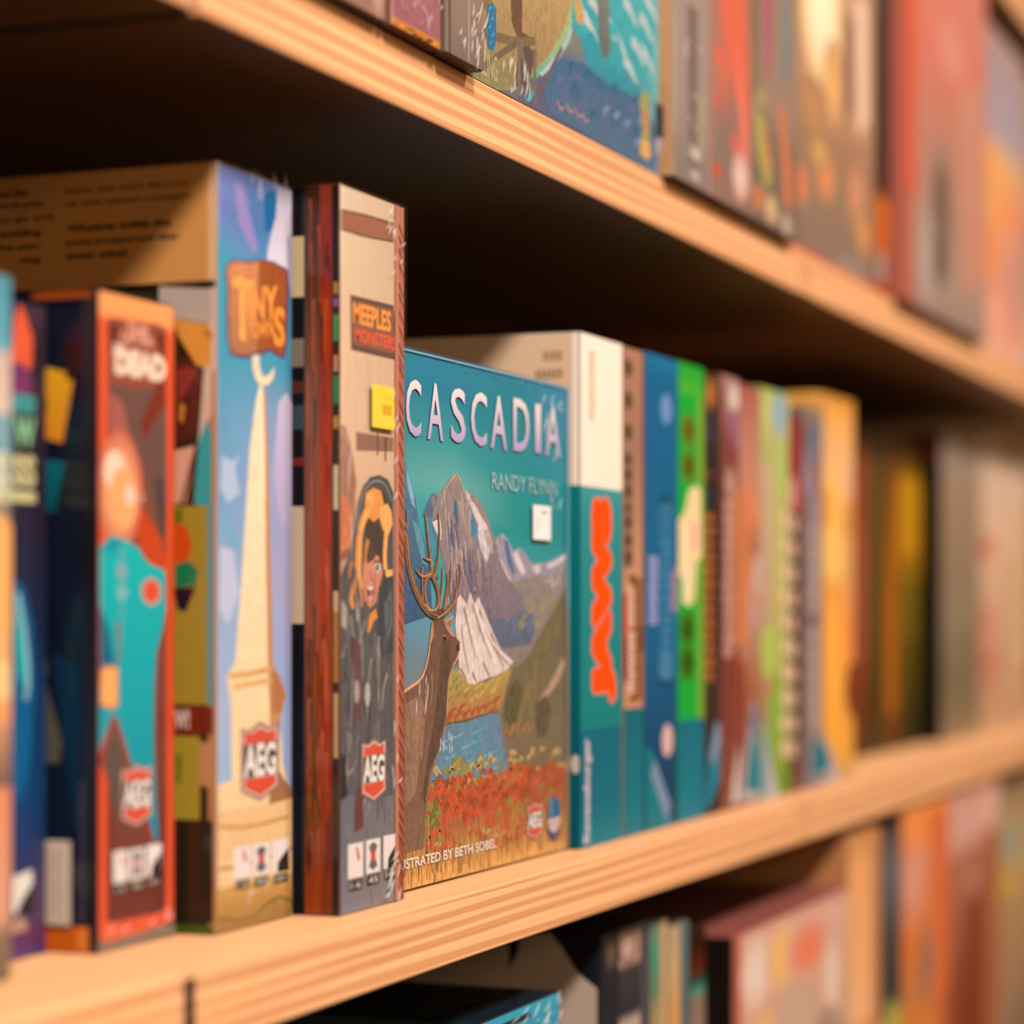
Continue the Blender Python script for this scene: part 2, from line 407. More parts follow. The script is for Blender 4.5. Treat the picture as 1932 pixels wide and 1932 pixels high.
WL, WD = (.82, .425, .205), (.58, .268, .122)
GAP_SHADE = flat_mat('#020201', .95)
def shelf(z0, name_lab, xs, phase, gy=.5006):
    """boards butted end to end; each is its own length of timber"""
    T = 0.0345
    for i, (a, b_) in enumerate(zip(xs, xs[1:])):
        wood = make_wood(z0, phase + i * 0.13, WL, WD, 'pine_edge_grain')
        bm = bmesh.new(); g = 0.0022 if i == 0 else 0.0
        if i == 0:
            bm_box(bm, (a, 0.5, z0), (b_ - .0095, YB - .002, z0 + T), .0013)
        else:
            bm_box(bm, (a, 0.5, z0), (b_ - .0003, YB - .002, z0 + T), .0013)
        me = bpy.data.meshes.new('shelf_board'); bm.to_mesh(me); bm.free()
        o = link('shelf_board', me, None, [wood]); tag(o, name_lab[i], 'shelf', 'pine shelf boards')
        if i == 0:
            # thin tongue that closes the joint along the board's top
            box_obj('gap_shade_strip', (b_ - .0092, gy, z0 + .0003), (b_ - .0004, YB - .003, z0 + T - .0031), GAP_SHADE, o)  # black strip added inside the joint so the open gap reads dark
            box_obj('joint_tongue', (b_ - .0094, 0.5008, z0 + T - .0030), (b_ - .0002, YB - .003, z0 + T - .0004), wood, o)
        if i == 2:
            end = make_wood(z0, phase + .6, mix(WL, WD, .55), mix(WL, WD, .9), 'pine_end_block')
            box_obj('edge_patch', (a + .004, 0.4996, z0 + .0008), (a + .050, 0.503, z0 + T - .0008), end, o, .0003)
shelf(-.1855, ['pine shelf board at lower left, ending at the black gap in its front edge', 'middle pine board holding the teal mountain box, just above the frame bottom', 'blurred pine board under the yellow and green game spines, with a darker edge patch', 'far right length of the middle pine shelf, under the grey and cream boxes'], (-.4, .902, 1.862, 2.81, 3.9), .15)
shelf(.2503, ['pine board at top left, seen from below beside the dark joint', 'pine board over the two tall boxes, with sharp striped front edge', 'blurred upper pine board with a darker edge patch, above the yellow spine', 'far right length of the upper pine shelf, nearest the right frame edge'], (-.4, .907, 1.868, 2.81, 3.9), .45, .506)
shelf(-.6215, ['lowest pine shelf board at left, under the blue wrapped box', 'lowest pine shelf board under the cream sided boxes, second from the left', 'lowest pine shelf board under the orange and maroon boxes', 'lowest pine shelf board at the far right end'], (-.4, .905, 1.865, 2.81, 3.9), .3)
shelf(.695, ['topmost pine shelf board at the left end, over the unseen box tops', 'topmost pine shelf board over the blue sea cover box', 'topmost pine shelf board over the red streaked boxes', 'topmost pine shelf board peeping into the top right corner'], (-.4, .905, 1.865, 2.81, 3.9), .7)

GM, GU, GL = 'board games on the middle shelf', 'board games on the upper shelf', 'board games on the bottom shelf'
# ================================================================ middle shelf, from the left
# --- leftmost box, cut by the frame
b = (0.7750,0.8488,0.5560,-0.1510,0.1358,0.280); w, h = dims(b); A = blank(b, [(0, '#4E8E9C'), (.10, '#5FA0AC'), (.11, '#C8AC9C'), (.19, '#D8B8A4'), (.2, '#7FA0A4'), (.31, '#6FA0A0')])
A.vgrad(.7, .7, w - .7, h * .615, [(0, '#CDB8A4'), (.1, '#C8B89A'), (.16, '#B8B0A0'), (.18, '#E0B080'), (.25, '#F0A864'), (.4, '#E8985C'), (.42, '#C08868'), (.55, '#7A5A48'), (.56, '#E0885C'), (.85, '#D89878'), (.9, '#8A6A52'), (1, '#7A6448')])
A.ell(60.1,163.8, 30, 26, '#F2A860'); A.ell(61.6,122.2, 24, 8, '#E8C080')
A.text('SS', 54.1,198.7,72.3,214.7, '#D8CCA0', bold=.05); A.rect(50.4,194.5,72.3,198.5, '#CFC090')
game_box(b, 'light blue and salmon box at the far left, cut off by the frame edge', '#8A7A68', GM, A, blank_side(b, '#40302A'))

b = (0.8508,0.9205,0.5850,-0.1510,0.1324,0.280); w, h = dims(b); A = blank(b, [(0, '#4A3038'), (.06, '#3A2830'), (.3, '#2C2232'), (.5, '#1F2A48'), (.62, '#173C68'), (.75, '#12406C'), (.85, '#2A3462'), (.9, '#553C64'), (1, '#6A3C5A')])
A.poly([(44.7,276.3),(48.8,283.6),(53.8,277.3),(58.8,268.6),(57.9,257),(52.9,249.7),(45.5,249),(41.5,257.8)], '#E65A36'); A.ell(48,248.8, 10, 9, '#7A3460')
A.rect(42.3,236.3,61.3,243.9, '#3F9090'); A.text('W', 43.9,221.1,61.3,234.7, '#86B98A', bold=.05); A.text('SS', 43.1,204.2,61.3,218, '#CDBE86', bold=.05); A.rect(41.5,197.3,61.3,202.3, '#CDBE86')
A.poly([(43.9,164.7),(51.7,160.2),(58.8,144.1),(60.4,118.7),(55.8,82),(47.6,66.5),(43.1,75.9)], '#0E5C88'); A.poly([(44.7,160.1),(50.5,151),(54.6,132.6),(52.9,116.6),(48,121.3),(44.7,135.1)], '#22A6A6'); A.line([(47.2,157.9),(53.8,134.9),(55.4,118.8),(52.9,112)], 3, '#8FB8BC')
A.poly([(43.1,36.1),(57.9,38),(58.8,32.2),(49.6,25.1),(45.5,19.9),(43.1,21.3)], '#EBDCCB'); A.poly([(57.9,30.7),(58.8,19.5),(47.2,17.4),(49.6,24.7)], '#33281E'); A.ell(48,12.5, 6, 6, '#C09070')
A.vgrad(.7, .7, w - .7, 12, [(0, '#6A3058'), (1, '#50386A')])
game_box(b, 'dark blue box with red flame and green lettering, second from the left edge', '#1C2036', GM, A, None, wrap=[])

# --- orange framed box with the teal figure
b = (0.9239,0.9915,0.5610,-0.1510,0.1402,0.280); w, h = dims(b); A = blank(b, [(0, '#FFA35E'), (.03, '#FF9C58'), (.045, '#EE5A30'), (.5, '#DD4A22'), (1, '#EE5A34')])
A.poly([(0.5,7.3),(6.7,4.7),(24.8,5.2),(67.6,6.8),(68.1,-2.4),(0.5,-0.8)], '#8A6E5C'); A.poly([(7.1,277.8),(9.4,279.9),(53,281.4),(59.3,280.1),(59.8,172.9),(59.8,65.7),(58.8,15.1),(55.9,12.5),(11.1,12.5),(7.1,13.9),(7.6,116),(7.1,209.3)], ('#9A4A38', '#6E3028'))
A.rect(4.9,209.2,8,127.7, '#D8562E')
A.poly([(8,277.4),(19.3,277.7),(16.6,268.5),(9.4,265.4)], '#6E3022'); A.poly([(48.2,277.5),(58.8,277.6),(58.8,265.5),(53,269.8)], '#6A2814')
A.poly([(8.5,251.3),(30.3,249.7),(53,252.8),(59.8,246.1),(59.8,190),(53,184.9),(35,220.2),(24.8,229.1)], '#6C4A42')
A.poly([(9.4,246.8),(21.1,243),(35,205.9),(29.4,196.1),(11.1,195.4)], '#A85A50'); A.poly([(58.8,263),(48.2,250),(35.9,234.6),(39.7,227.7),(53,240.7),(59.8,246.1)], '#7C2A18')
A.glow(18.4,204, 20, 27, '#FFB27C', '#C8604A'); A.ell(13.8,212.4, 9, 9, '#FFD0B4'); A.ell(21.1,200.5, 12, 14, '#FFA868'); A.ell(27.1,202, 5, 5, '#FFC8A8')
A.poly([(37.8,196.5),(53,184.9),(59.8,172.9),(59.8,165.6),(45.8,170.3),(35,179.6),(33.1,189.1)], '#C94218'); A.poly([(48.2,210.1),(58.8,211.9),(59.3,187.5),(54.9,182.6)], '#553A38')
A.poly([(1.4,178.4),(10.3,183.7),(22.5,182.2),(35,178.5),(41.1,173.1),(48.2,170.8),(58.3,169.3),(58.8,151),(55.4,140.8),(50.6,131.6),(48.7,114.8),(48.2,90.7),(50.1,66.4),(52.5,46.3),(48.2,46),(38.7,67.2),(24.8,85.9),(15.2,104.1),(11.6,104.2),(0.9,88.4),(0.9,116.2),(9.4,141.7),(1.4,153.3)], ('#00B4B0', '#008CA0'))
A.poly([(1.4,152.9),(9.4,141.7),(12.9,129.9),(12.9,107.7),(1.4,108.1)], '#00647E'); A.poly([(1.4,178.4),(10.3,183.3),(20.2,181.6),(18.4,176.9),(6.7,175.5)], '#0096A4')
A.line([(20.2,179.3),(19.7,169.9),(20.6,158.1),(19.7,146.3),(17.5,129.8)], 4, '#5AA6A8', 2); A.ell(20.2,158.5, 4.4, 3.6, '#7FB4B0'); A.ell(19.7,168, 4, 4, '#8FA4A8')
A.ell(45.8,159.2, 9, 6.4, '#C8948A'); A.ell(45.8,159.2, 7, 5, '#E2502C')
A.line([(16.1,145.1),(17.5,135.7),(16.6,126.3)], 3, '#8A3A44', 1.5)
A.poly([(2.2,125),(6.7,126.5),(16.6,125.6),(17,108.7),(12,106.5),(1.4,109.3)], '#D87A50'); A.poly([(2.7,124.1),(6.7,125.4),(15.2,124.7),(15.2,109.2),(11.1,108),(2.2,110.1)], '#FFAC62')
A.poly([(12.9,103.7),(18.4,95.7),(27.5,79.8),(35,62.7),(43.4,42.8),(15.7,45.3),(8.9,74),(2.2,83.7),(0.9,86.1),(6.7,92.7)], ('#6A5244', '#7A3A30')); A.line([(12.9,103.7),(6.7,92.7),(0.9,83.8)], 3, '#9A3A34'); A.line([(13.8,103.2),(23.8,87.2),(35,62.7),(47.2,44.9)], 3, '#A03A34')
A.poly([(8.9,90.3),(16.6,96.9),(18.4,75.7),(16.6,59.3),(9.4,73.9)], '#5A5046')
A.text('THE', 23.8,274,43.4,279.4, '#F2A68A', bold=.03); A.text('CAPTAIN', 18.4,269.9,47.2,275.2, '#EFA58A', bold=.03); A.text('IS', 12.9,263,23.8,269.2, '#E8C0A4', bold=.03)
A.fat('DEAD', 13.8,255.1,59.3,267.5, '#F4D2B4', .9, 0, .03)
logo(A, 20.6,54.3,45.3,81.2, True)
icons(A, [(12.5,29.7,24.8,44), (26.6,29.6,39.2,43.7), (41.5,29.8,54.9,44.2)])
B_ = Art(); B_.rect(.7, .7, 279, h - .7, '#0C1426'); 
B_.vgrad(0.7, .7, 8, h - .7, [(0, '#3A2A2C'), (.15, '#2A2028'), (.4, '#141216'), (.7, '#262630'), (1, '#1A1614')])
B_.rect(31,0.7,4.5,11.8, '#E06204'); B_.rect(10.7,1.7,5.1,11.8, '#FF8430'); B_.rect(33.8,287.9,3.5,292.5, '#B04C10')
B_.poly([(29.4,258.6),(12,254.3),(18,224.2),(28.6,226.8)], ('#F6AE1C', '#F09020')); B_.poly([(29.4,244.1),(25.6,242.6),(26.1,238),(29.4,238.5)], '#1E1406')
B_.poly([(30.5,217.5),(16.6,215.8),(21.8,193.5),(31,196)], ('#0A6A78', '#005058')); B_.poly([(17.4,269.9),(9.4,267.2),(9.4,250.9),(16.1,252.3)], '#1C0A12')
B_.poly([(30.5,122.9),(27.2,120.6),(18,92.7),(19.6,83.4),(30.5,83.1)], '#5A5244'); B_.poly([(30.5,129.9),(26.1,128.1),(25.6,121.8),(30.5,121.7)], '#7A5A40')
B_.poly([(22.9,132.3),(9.4,125.4),(9.4,55.7),(12,55.6)], '#0A2A40'); B_.poly([(30.5,78.4),(26.1,77.4),(26.7,66.8),(30.5,67.9)], '#0C5A28')
dashes(B_, 6.7,14,9.4,76.6, 22, '#4A4650')
r, org = game_box(b, 'orange framed box with a teal clad figure, beside the minaret box', '#20161A', GM, A, B_, wrap=[(5, 2, 62, 14, 14, 9, 20, 60), (20, 200, 60, 215, 4, 7, 80, 40)])
sticker('barcode_sticker', r, b, org, 12.9,12.3,30.8,49.4, '#DDBEA6', 'side', [(*t,) for t in [(22.9,14.4,23.7,45.9, '#B89888'), (19.6,14.6,20.7,46, '#B09080'), (25.6,14.3,26.1,45.8, '#B89888'), (16.9,14.7,17.4,46.1, '#B89888')]], lift=1.5, label='pale barcode sticker')

# --- tall box with the minaret
b = (0.9985,1.0755,0.5430,-0.1510,0.2075,0.280); w, h = dims(b); A = Art()
A.grid(.7, .7, w - .7, h - .7, [(0, ['#7C86C0', '#5A74B0', '#6A80B8']), (.06, ['#6C80BC', '#5078B0', '#5A8CBA']), (.12, ['#3E9EB4', '#5A94C0', '#4A90B4']), (.25, ['#3F9CB4', '#4C9CB8', '#3E98B8']), (.4, ['#6E9EC4', '#8AA6CC', '#B4A8C8']), (.55, ['#8FB0CC', '#A0AED0', '#B0A4C4']), (.7, ['#A8B4D0', '#A8B4D4', '#9AA8D0']), (.8, ['#9CBAD2', '#A8B0D0', '#9CACD0']), (1, ['#B0A8C8', '#B0A8C8', '#A8A8C8'])])
A.poly([(46.8,351),(70.9,360),(75.5,355.5),(59.5,336.3),(48.4,332.1)], '#0E679A'); A.poly([(16.2,352.3),(25.7,351.4),(32.1,339.8),(40.8,323.4),(36.4,320.3),(21.5,333.2)], '#9A88C0')
A.poly([(61.8,356.7),(77.8,356.7),(77.8,315.4),(59.5,318.3),(50.1,317.5),(51.2,324.8),(55.1,333.1),(59.5,341.4)], ('#BCB0C0', '#E8DCE8')); A.poly([(70.9,332.7),(77.8,336.3),(77.8,305),(73.7,309.7)], '#B4A4C8')
A.poly([(62.4,251.6),(70.9,257.4),(77.8,252.8),(77.8,190.2),(65.2,192.4),(56.8,215.2)], ('#D0C0D8', '#B8A8C8')); A.poly([(4.8,222.4),(16.2,220.6),(22.5,206),(11,200.5),(3.3,207.6)], '#B4C4DA'); A.poly([(3.3,180.5),(16.2,178.3),(21.5,158.5),(11,143.6),(2.7,151)], '#C4C4DC'); A.poly([(5.8,190.4),(16.2,188.3),(22.5,178.5),(16.2,180.8)], '#70B0C0')
A.line([(20.4,223.3),(17.2,218.2),(16.2,213.1)], 1.5, '#C8D0DC')
# spire
A.paint = .25
A.poly([(43.5,259.7),(48.4,255.6),(51.2,227.7),(53.4,181.5),(56.2,124.3),(61.8,118.8),(69.2,109.5),(63.5,99.4),(66.9,75.9),(70.9,67.9),(77.8,54.4),(77.8,0.4),(1.2,2),(1.2,69.5),(14.6,71.1),(14.1,103.6),(10,119.6),(18.3,126.6),(25.7,174.3),(32.6,226.6),(39.1,251)], ('#FFE6C0', '#F6C68A'))
A.poly([(45.7,259.4),(49,255.1),(51.7,227.7),(54,181.5),(56.8,124.3),(63.5,118.7),(70.9,109.5),(64.6,99.3),(61.8,76.2),(55.1,76.6),(53.4,99.8),(51.2,122.9),(49,181.4),(48.4,227.5),(46.8,250.4)], '#C88C5C')
A.line([(12.5,119.8),(32.1,120.3),(55.1,122.3)], 3, '#E0A464'); A.line([(16.2,114.7),(34.8,115.7),(56.2,117.1)], 2.5, '#E4AC6C'); A.poly([(55.1,122.3),(62.9,118.5),(69.7,109.5),(64.6,100.6),(56.2,101)], '#B8764A')
A.poly([(14.1,103.6),(34.8,100.5),(32.1,70.4),(14.6,71.1)], '#FAD4A0'); A.poly([(57.3,76.5),(77.8,62.3),(77.8,44),(59.5,42.9),(51.2,53.9)], '#A87048')
A.poly([(1.2,57.7),(48.4,56.6),(77.8,58.3),(77.8,33.5),(1.2,34.4)], '#F0C088'); A.line([(2.2,50.2),(32.1,47.3),(73.7,49.5)], 1.8, '#D09450'); A.line([(2.2,30.6),(32.1,29.6),(76.6,33.7)], 1.8, '#C88A4C'); A.line([(59.5,12),(68,8.5),(76.6,5)], 3, '#8A5C2C')
A.vgrad(.7, .7, w - .7, h * .06, [(0, '#D8A058'), (.5, '#C08A48'), (1, '#9A7038')])
A.line([(1.2,7.4),(32.1,3),(59.5,12),(77.8,7.4)], 2, '#8A6A34')
A.paint = .3
# moon and plaque
A.poly([(35.3,271.7),(41.3,276.6),(42.4,267.8),(45.7,262.5),(51.7,264),(58.4,268.8),(56.8,262.4),(50.1,258.8),(44,258.3),(38.6,260.8),(35.3,265.9)], ('#F8E0BC', '#F4D8B0'))
A.poly([(10,312.7),(16.2,315.3),(29.4,316.1),(42.9,318.9),(56.8,319.7),(72,317.8),(73.7,309.7),(72.6,297.9),(72,283.5),(68.6,273.3),(59.5,274.5),(52.9,275.9),(46.8,273.8),(37.5,272.4),(28.9,269.8),(13.1,270),(10,277.1),(8.9,289.4),(10,301.9),(7.9,307.8)], '#6A4058')
A.poly([(11.5,312.2),(17.2,314.4),(29.4,315.1),(42.9,317.9),(56.8,318.7),(70.3,316.8),(71.4,309.4),(70.3,297.6),(69.7,283.3),(66.9,275),(59.5,276.1),(52.9,277.5),(46.8,275.1),(37.5,273.9),(28.9,271.3),(14.6,271.4),(12,277.3),(11,289.6),(12,302.1),(10,308)], '#A45428')
A.poly([(11.5,312.2),(17.2,314.4),(29.4,315.1),(41.8,317.5),(40.8,300.6),(39.7,274.4),(28.9,271.3),(14.6,271.4),(12,277.3),(11,289.6),(12,302.1),(10,308)], ('#DC8A5C', '#B0724C'))
A.poly([(14.1,302.4),(17.2,306.7),(22.5,308.4),(27.8,307.1),(34.3,306.9),(36.4,309.2),(37.5,306.3),(33.2,303.5),(27.8,302.8),(27.8,279),(31,278),(22.5,278.4),(22.5,302.2),(18.3,302.9)], '#FFAC58')
A.text('INY', 30.5,288.3,61.2,304.1, '#FFA24A', bold=.03, slant=4); A.text('TOWN', 30,279.2,57.3,287.7, '#FB9A44', bold=.03, slant=4); A.text('S', 57.3,278.9,69.2,298.3, '#FF9A3E', bold=.03)
A.paint = 0
logo(A, 25.7,60.8,60.7,96.4); icons(A, [(16.2,24.2,33.2,39.1), (35.3,23.8,52.9,38.9), (55.1,23.3,73.7,39.1)])
D = Art(); D.flip = True; D.rect(.7, .7, 279, h - .7, '#2E2010')
D.rect(.7, 303.5, 279, h - .7, '#DC9450'); D.rect(.7, 303.5, 4.5, h - .7, '#F0B884'); D.rect(.7, 300.5, 279, 303.5, '#1A1006')
T = '#160C03'
D.text('town, and don\'t let a jot', 81.6,347.9,14.9,351.1, T, bold=.035); D.text('up with mental wonders!', 81,341.9,14.1,344.7, T, bold=.035)
D.text('Whoever builds the', 80.4,330.2,24.2,333.5, T, bold=.05); D.text('most prosperous tiny', 81,323.2,19.7,326.3, T, bold=.05); D.text('town wins!', 81,317.2,47.5,320.4, T, bold=.05)
D.text('and the', 120.6,348.8,102.2,352.3, T, bold=.035); D.text('more-you', 123.6,342.9,93.3,345.6, T, bold=.035); D.text('you go and', 123.6,336.3,88,339.2, T, bold=.035); D.text('building', 117,328.8,94.5,332.6, T, bold=.035); D.text('the plan', 120.6,322.8,95.1,326, T, bold=.035); D.text('ning', 106.9,316,95.1,319.4, T, bold=.035)
D.rect(.7, 1, 4.5, 300, '#C87E4C'); D.rect(.7, 262, 4.5, 300, '#E8C8B8')
D.poly([(30.4,302.1),(2.4,299.5),(2.4,283.1),(22,286.9),(30.4,294.7)], '#C8AA9A'); D.poly([(23.4,286.9),(2.4,282.6),(2.4,262.7),(10.2,264.2),(19.1,276.9)], '#F2983E'); D.poly([(8,281.3),(2.4,278.7),(2.4,276.2)], '#7A3A14')
D.poly([(22,264.6),(16.3,269.4),(9.1,261.7),(6.8,256.7),(10.2,234.7),(19.1,227.5),(22.5,237.5)], '#5A2418'); D.poly([(20.8,262.1),(16.3,264.4),(10.2,261.7),(16.3,250.9),(20.3,247.3)], '#9A3428'); D.poly([(6.3,264.1),(2.4,263.9),(2.4,241.8),(9.6,227.3),(8.5,239.6)], '#E8B8A0'); D.poly([(19.1,247.3),(16.3,245.9),(17.5,237.3),(19.7,239.9)], '#D88030')
D.poly([(22,225.1),(10.2,227.3),(16.3,200.3),(22.5,200.4)], '#F0A486'); D.poly([(9.1,229.7),(4.6,239.4),(2.4,232),(2.4,197.6),(11.9,200.2)], '#3FA0A0'); D.poly([(19.1,200.4),(17.5,200.3),(9.6,227.3),(11.3,227.3)], '#6A3018')
D.rect(4.1,106.8,24.2,199.2, '#B08A2C'); D.rect(1.8,106.8,4.3,198.9, '#3F98AC'); D.poly([(24.2,190.6),(16.3,190.5),(12.4,180.6),(15.8,172.7),(24.2,171.8)], '#E64C10'); D.poly([(24.2,171.3),(14.7,173.7),(9.6,169.5),(10.7,162.1),(24.2,161.4)], '#1E7A4C'); D.poly([(23.6,161.4),(10.7,161.3),(16.3,149.8),(20.3,151)], '#2A1822'); D.poly([(22,197.9),(17.7,197.4),(18.6,190.5),(22.5,191)], '#6A6A14')
D.rect(1.8,93.1,24.2,106, '#7C240C'); D.text('W!', 22.5,95.2,14.1,104.7, '#E0B8A8', bold=.06); D.rect(8.5,52.1,24.2,92.2, '#B0902A'); D.poly([(8.5,89.5),(1.8,89.6),(1.8,67.6),(9.1,69.8)], '#D08858'); D.poly([(22,84.3),(17.7,83.2),(18.6,69.6),(22,70.5)], '#7A7A1C')
D.rect(1.8,5.7,24.2,53.3, '#2C1E10'); D.rect(1.8,0.8,24.2,4.4, '#4A5A0A')
game_box(b, 'tall sky blue box with a sandy minaret and a brown wooden name plaque', '#C88A50', GM, A, D, wrap=[(30, 340, 76, 357, 6, 14, 80, 30), (25, 5, 60, 20, 4, 9, 30, 50)], tray='#8898B8')
# --- tall wrapped box with the red sides
b = (1.0819,1.1594,0.5200,-0.1510,0.2095,0.280); w, h = dims(b); A = Art(); X1 = (64.8,55.3)[0]
A.vgrad(.7, .7, w - .7, h - .7, [(0, '#B8725E'), (.3, '#B4604A'), (.6, '#AC5640'), (1, '#9A4430')])
A.grid(.7, .7, X1, h - .7, [(0, ['#E0C4A4', '#D2B090']), (.2, ['#E6BE9A', '#D8AE8C']), (.38, ['#E2B894', '#D8AE8E']), (.5, ['#C0987C', '#C09880']), (.8, ['#62626C', '#6A6A70']), (1, ['#7C7880', '#8A7C78'])])
st = []
for _ in range(26):
    u = random.uniform(3, X1 - 2); v = random.uniform(225, 320); st.append(([(u, v), (u + .4, v - 10), (u, v - random.uniform(16, 40))], .7, .3))
A.strokes(st, '#CFA684')
A.poly([(1.2,348),(30,349.7),(63.5,350.4),(63.5,340.6),(30,338),(1.2,338.1)], '#A0644E'); A.line([(1.2,347.5),(30,349.2),(63.5,349.8)], 1, '#6A4034'); A.line([(1.2,338.1),(30,338.3),(63.5,340.6)], 1, '#6A4838')
A.poly([(12.1,307.1),(63.5,307.8),(68.2,279.8),(12.7,279.8)], '#6A4A40'); A.poly([(13.9,304.7),(62.9,305.2),(66.2,282.9),(15.2,282.9)], '#8E5A46')
A.text('MEEPLES', 15.2,293.5,60.2,304.1, '#FF9E48', bold=.03); A.text('MONSTERS', 17,284.7,66.8,291.5, '#EE5A38', bold=.03)
A.poly([(18.8,239.5),(63.5,239.5),(63.5,232.4),(18.8,230.2)], '#94685A'); A.line([(44,241.2),(44,229.1)], 1.4, '#5A3A34'); A.line([(53.7,239.1),(53.7,226.9)], 1.6, '#4A2420')
A.paint = .6
A.poly([(1.2,242.2),(6.6,241.3),(13.9,229.9),(18.8,215.7),(16.4,193.2),(9,177.2),(1.2,174.4)], ('#B4846C', '#96583E')); A.poly([(1.2,208.3),(9,206),(13.9,194.4),(11.5,182.5),(1.2,178.4)], '#D07850')
A.poly([(1.2,167.9),(8.4,175.9),(16.4,190.5),(20.1,203.9),(26.3,212.6),(35.1,217.8),(46.6,219.5),(56.9,217.6),(63.5,211.1),(63.5,55.4),(1.2,59.8)], ('#54504E', '#5A5658'))
A.poly([(28.8,201.6),(36.4,211.2),(46.6,213),(55.6,209.4),(59.6,194.6),(55.6,172.7),(49.2,175.3),(36.4,177.8),(30,188.3)], '#4C3E38')
A.paint = .2
A.poly([(27.5,174.9),(33.8,180.4),(45.3,177.9),(50.4,169.9),(45.3,161.8),(42.7,155),(35.1,151.5),(28.2,155),(25.7,165.6)], ('#D89078', '#CC7A5C')); A.poly([(30,180.3),(44,180.6),(39.5,176.2),(31.3,173.9)], '#5A4038')
A.ell(44,172.5, 3.4, 2.8, '#E8D8C8'); A.ell(44,172.5, 1.9, 2.2, '#5A6A60'); A.line([(38.9,174.6),(44,175.8),(49.8,174.3)], 1.4, '#8A4A30'); A.line([(35.1,171.1),(35.7,167.1),(38.3,165.5)], 1, '#9A5238')
A.poly([(31.3,162.7),(38.3,162.3),(38.9,158),(35.1,155.8),(31.3,158.5)], '#8A2E28'); A.rect(31.9,161.1,38.3,162.5, '#F0DCC8'); A.line([(31.9,157.4),(35.1,156.3),(38.3,157.7)], .8, '#E0A898')
# hair strands
H1, H2 = '#E6944C', '#F6AC64'
A.poly([(30,209.6),(38.9,212.7),(47.9,211.5),(51.7,205.2),(46.6,198.2),(38.9,195.2),(32.6,197.7),(28.8,202.9)], H1); A.poly([(46.6,203.3),(55.6,205.3),(60.9,201.4),(62.2,194.7),(56.9,189.1),(50.4,191.6),(46.6,196.9)], H2); A.poly([(30,208.3),(36.4,210.4),(40.2,208.7),(36.4,201.9),(31.3,200.3)], H2)
A.line([(36.4,203.2),(27.5,197.5),(21.9,188.1),(20.1,177.4),(20.1,166.9),(13.9,160.2),(12.7,153.6),(16.4,153.1)], 7, H1, 4); A.line([(34.5,202.3),(27.5,196.2),(23.8,188.1),(23.2,177.5),(22.6,168.2),(25,161.6)], 3.5, H2, 2.4); A.line([(32.6,186.2),(30,181.6),(28.8,175)], 4, '#D88038', 2)
A.line([(54.3,190.3),(53,182.2),(52.4,175.4),(54.3,168.9),(62.2,169.6)], 5, H2, 4); A.line([(13.9,174.7),(10.3,170.7),(11.5,166.8)], 3.2, '#C87A40', 2); A.poly([(33.8,148.3),(41.4,151.5),(44,147),(38.9,145.1),(35.1,140.3),(31.3,139)], '#E08E44'); A.line([(22.6,164.2),(24.4,157.6),(25,152.3)], 3, '#E08E4A', 1.5)
A.line([(21.3,188),(18.8,194.6),(23.8,205.3),(31.3,213.7),(44,217),(54.3,214.8),(60.9,206.9)], 1.6, '#8A847C', 1); A.poly([(46.6,159.1),(54.3,167.3),(63.5,168.8),(63.5,129.1),(50.4,126.7),(44,137.5),(45.3,151)], '#3E4448'); A.poly([(51.7,153.7),(60.9,161.9),(62.2,142.8),(54.3,132)], '#5C6468')
A.paint = .6
G1 = '#8E8680'
for pts in ([(11.5,148.4),(16.4,132.5),(13.9,111.5),(10.3,80.2)], [(18.8,151),(25,137.7),(26.3,116.5)], [(30,145.7),(23.8,136.4),(17.6,129.9)], [(3,127.5),(6.6,134),(10.3,140.5)], [(45.3,137.5),(44,116),(46.6,99.8)], [(36.4,126.9),(32.6,113.6),(31.3,103)], [(55.6,118.4),(50.4,110.4),(49.2,99.7)], [(4.2,75.3),(8.4,68.5),(16.4,73.2)], [(30,47.1),(36.4,57.3),(33.8,65.5)], [(21.3,42.5),(26.3,52.7),(36.4,62.7)]):
    A.line(pts, 2.6, G1, 1.2)
for c, k in (('#3C3A3C', 16), ('#7C7672', 18), ('#9A928C', 9), ('#5E5A68', 12)):
    A.strokes([([(u, v), (u + random.uniform(-2, 2), v - 9), (u + random.uniform(-4, 4), v - random.uniform(14, 34))], random.uniform(.7, 1.8), .4) for u, v in [(random.uniform(4, X1 - 6), random.uniform(60, 175)) for _ in range(k)]], c)
A.strokes([([(u, v), (u + 2, v - 6), (u + random.uniform(-3, 5), v - 12)], 1.6, .6) for u, v in [(random.uniform(4, X1 - 6), random.uniform(10, 60)) for _ in range(14)]], '#8A8486')
A.poly([(13.9,137.8),(22.6,133.8),(25,97.9),(16.4,93)], '#6A4444'); A.poly([(18.8,61.2),(26.3,66),(26.3,42.1),(16.4,40.3)], '#6A3A38'); A.ell(18.8,110.1, 3, 6, '#A89C94'); A.ell(31.3,108.3, 3.4, 6, '#B4A89C'); A.poly([(1.2,156.2),(8.4,151),(6.6,140.5),(1.2,143.2)], '#B0A090')
A.poly([(1.2,80.7),(5.4,77.8),(8.4,59.3),(1.2,57.2)], '#2A2A2C')
A.paint = 0
logo(A, 25.7,54.9,52.4,85.4); icons(A, [(8.4,17.4,26.3,34.7), (29.4,17.9,46.6,35), (50.4,18.5,67.5,35.4)])
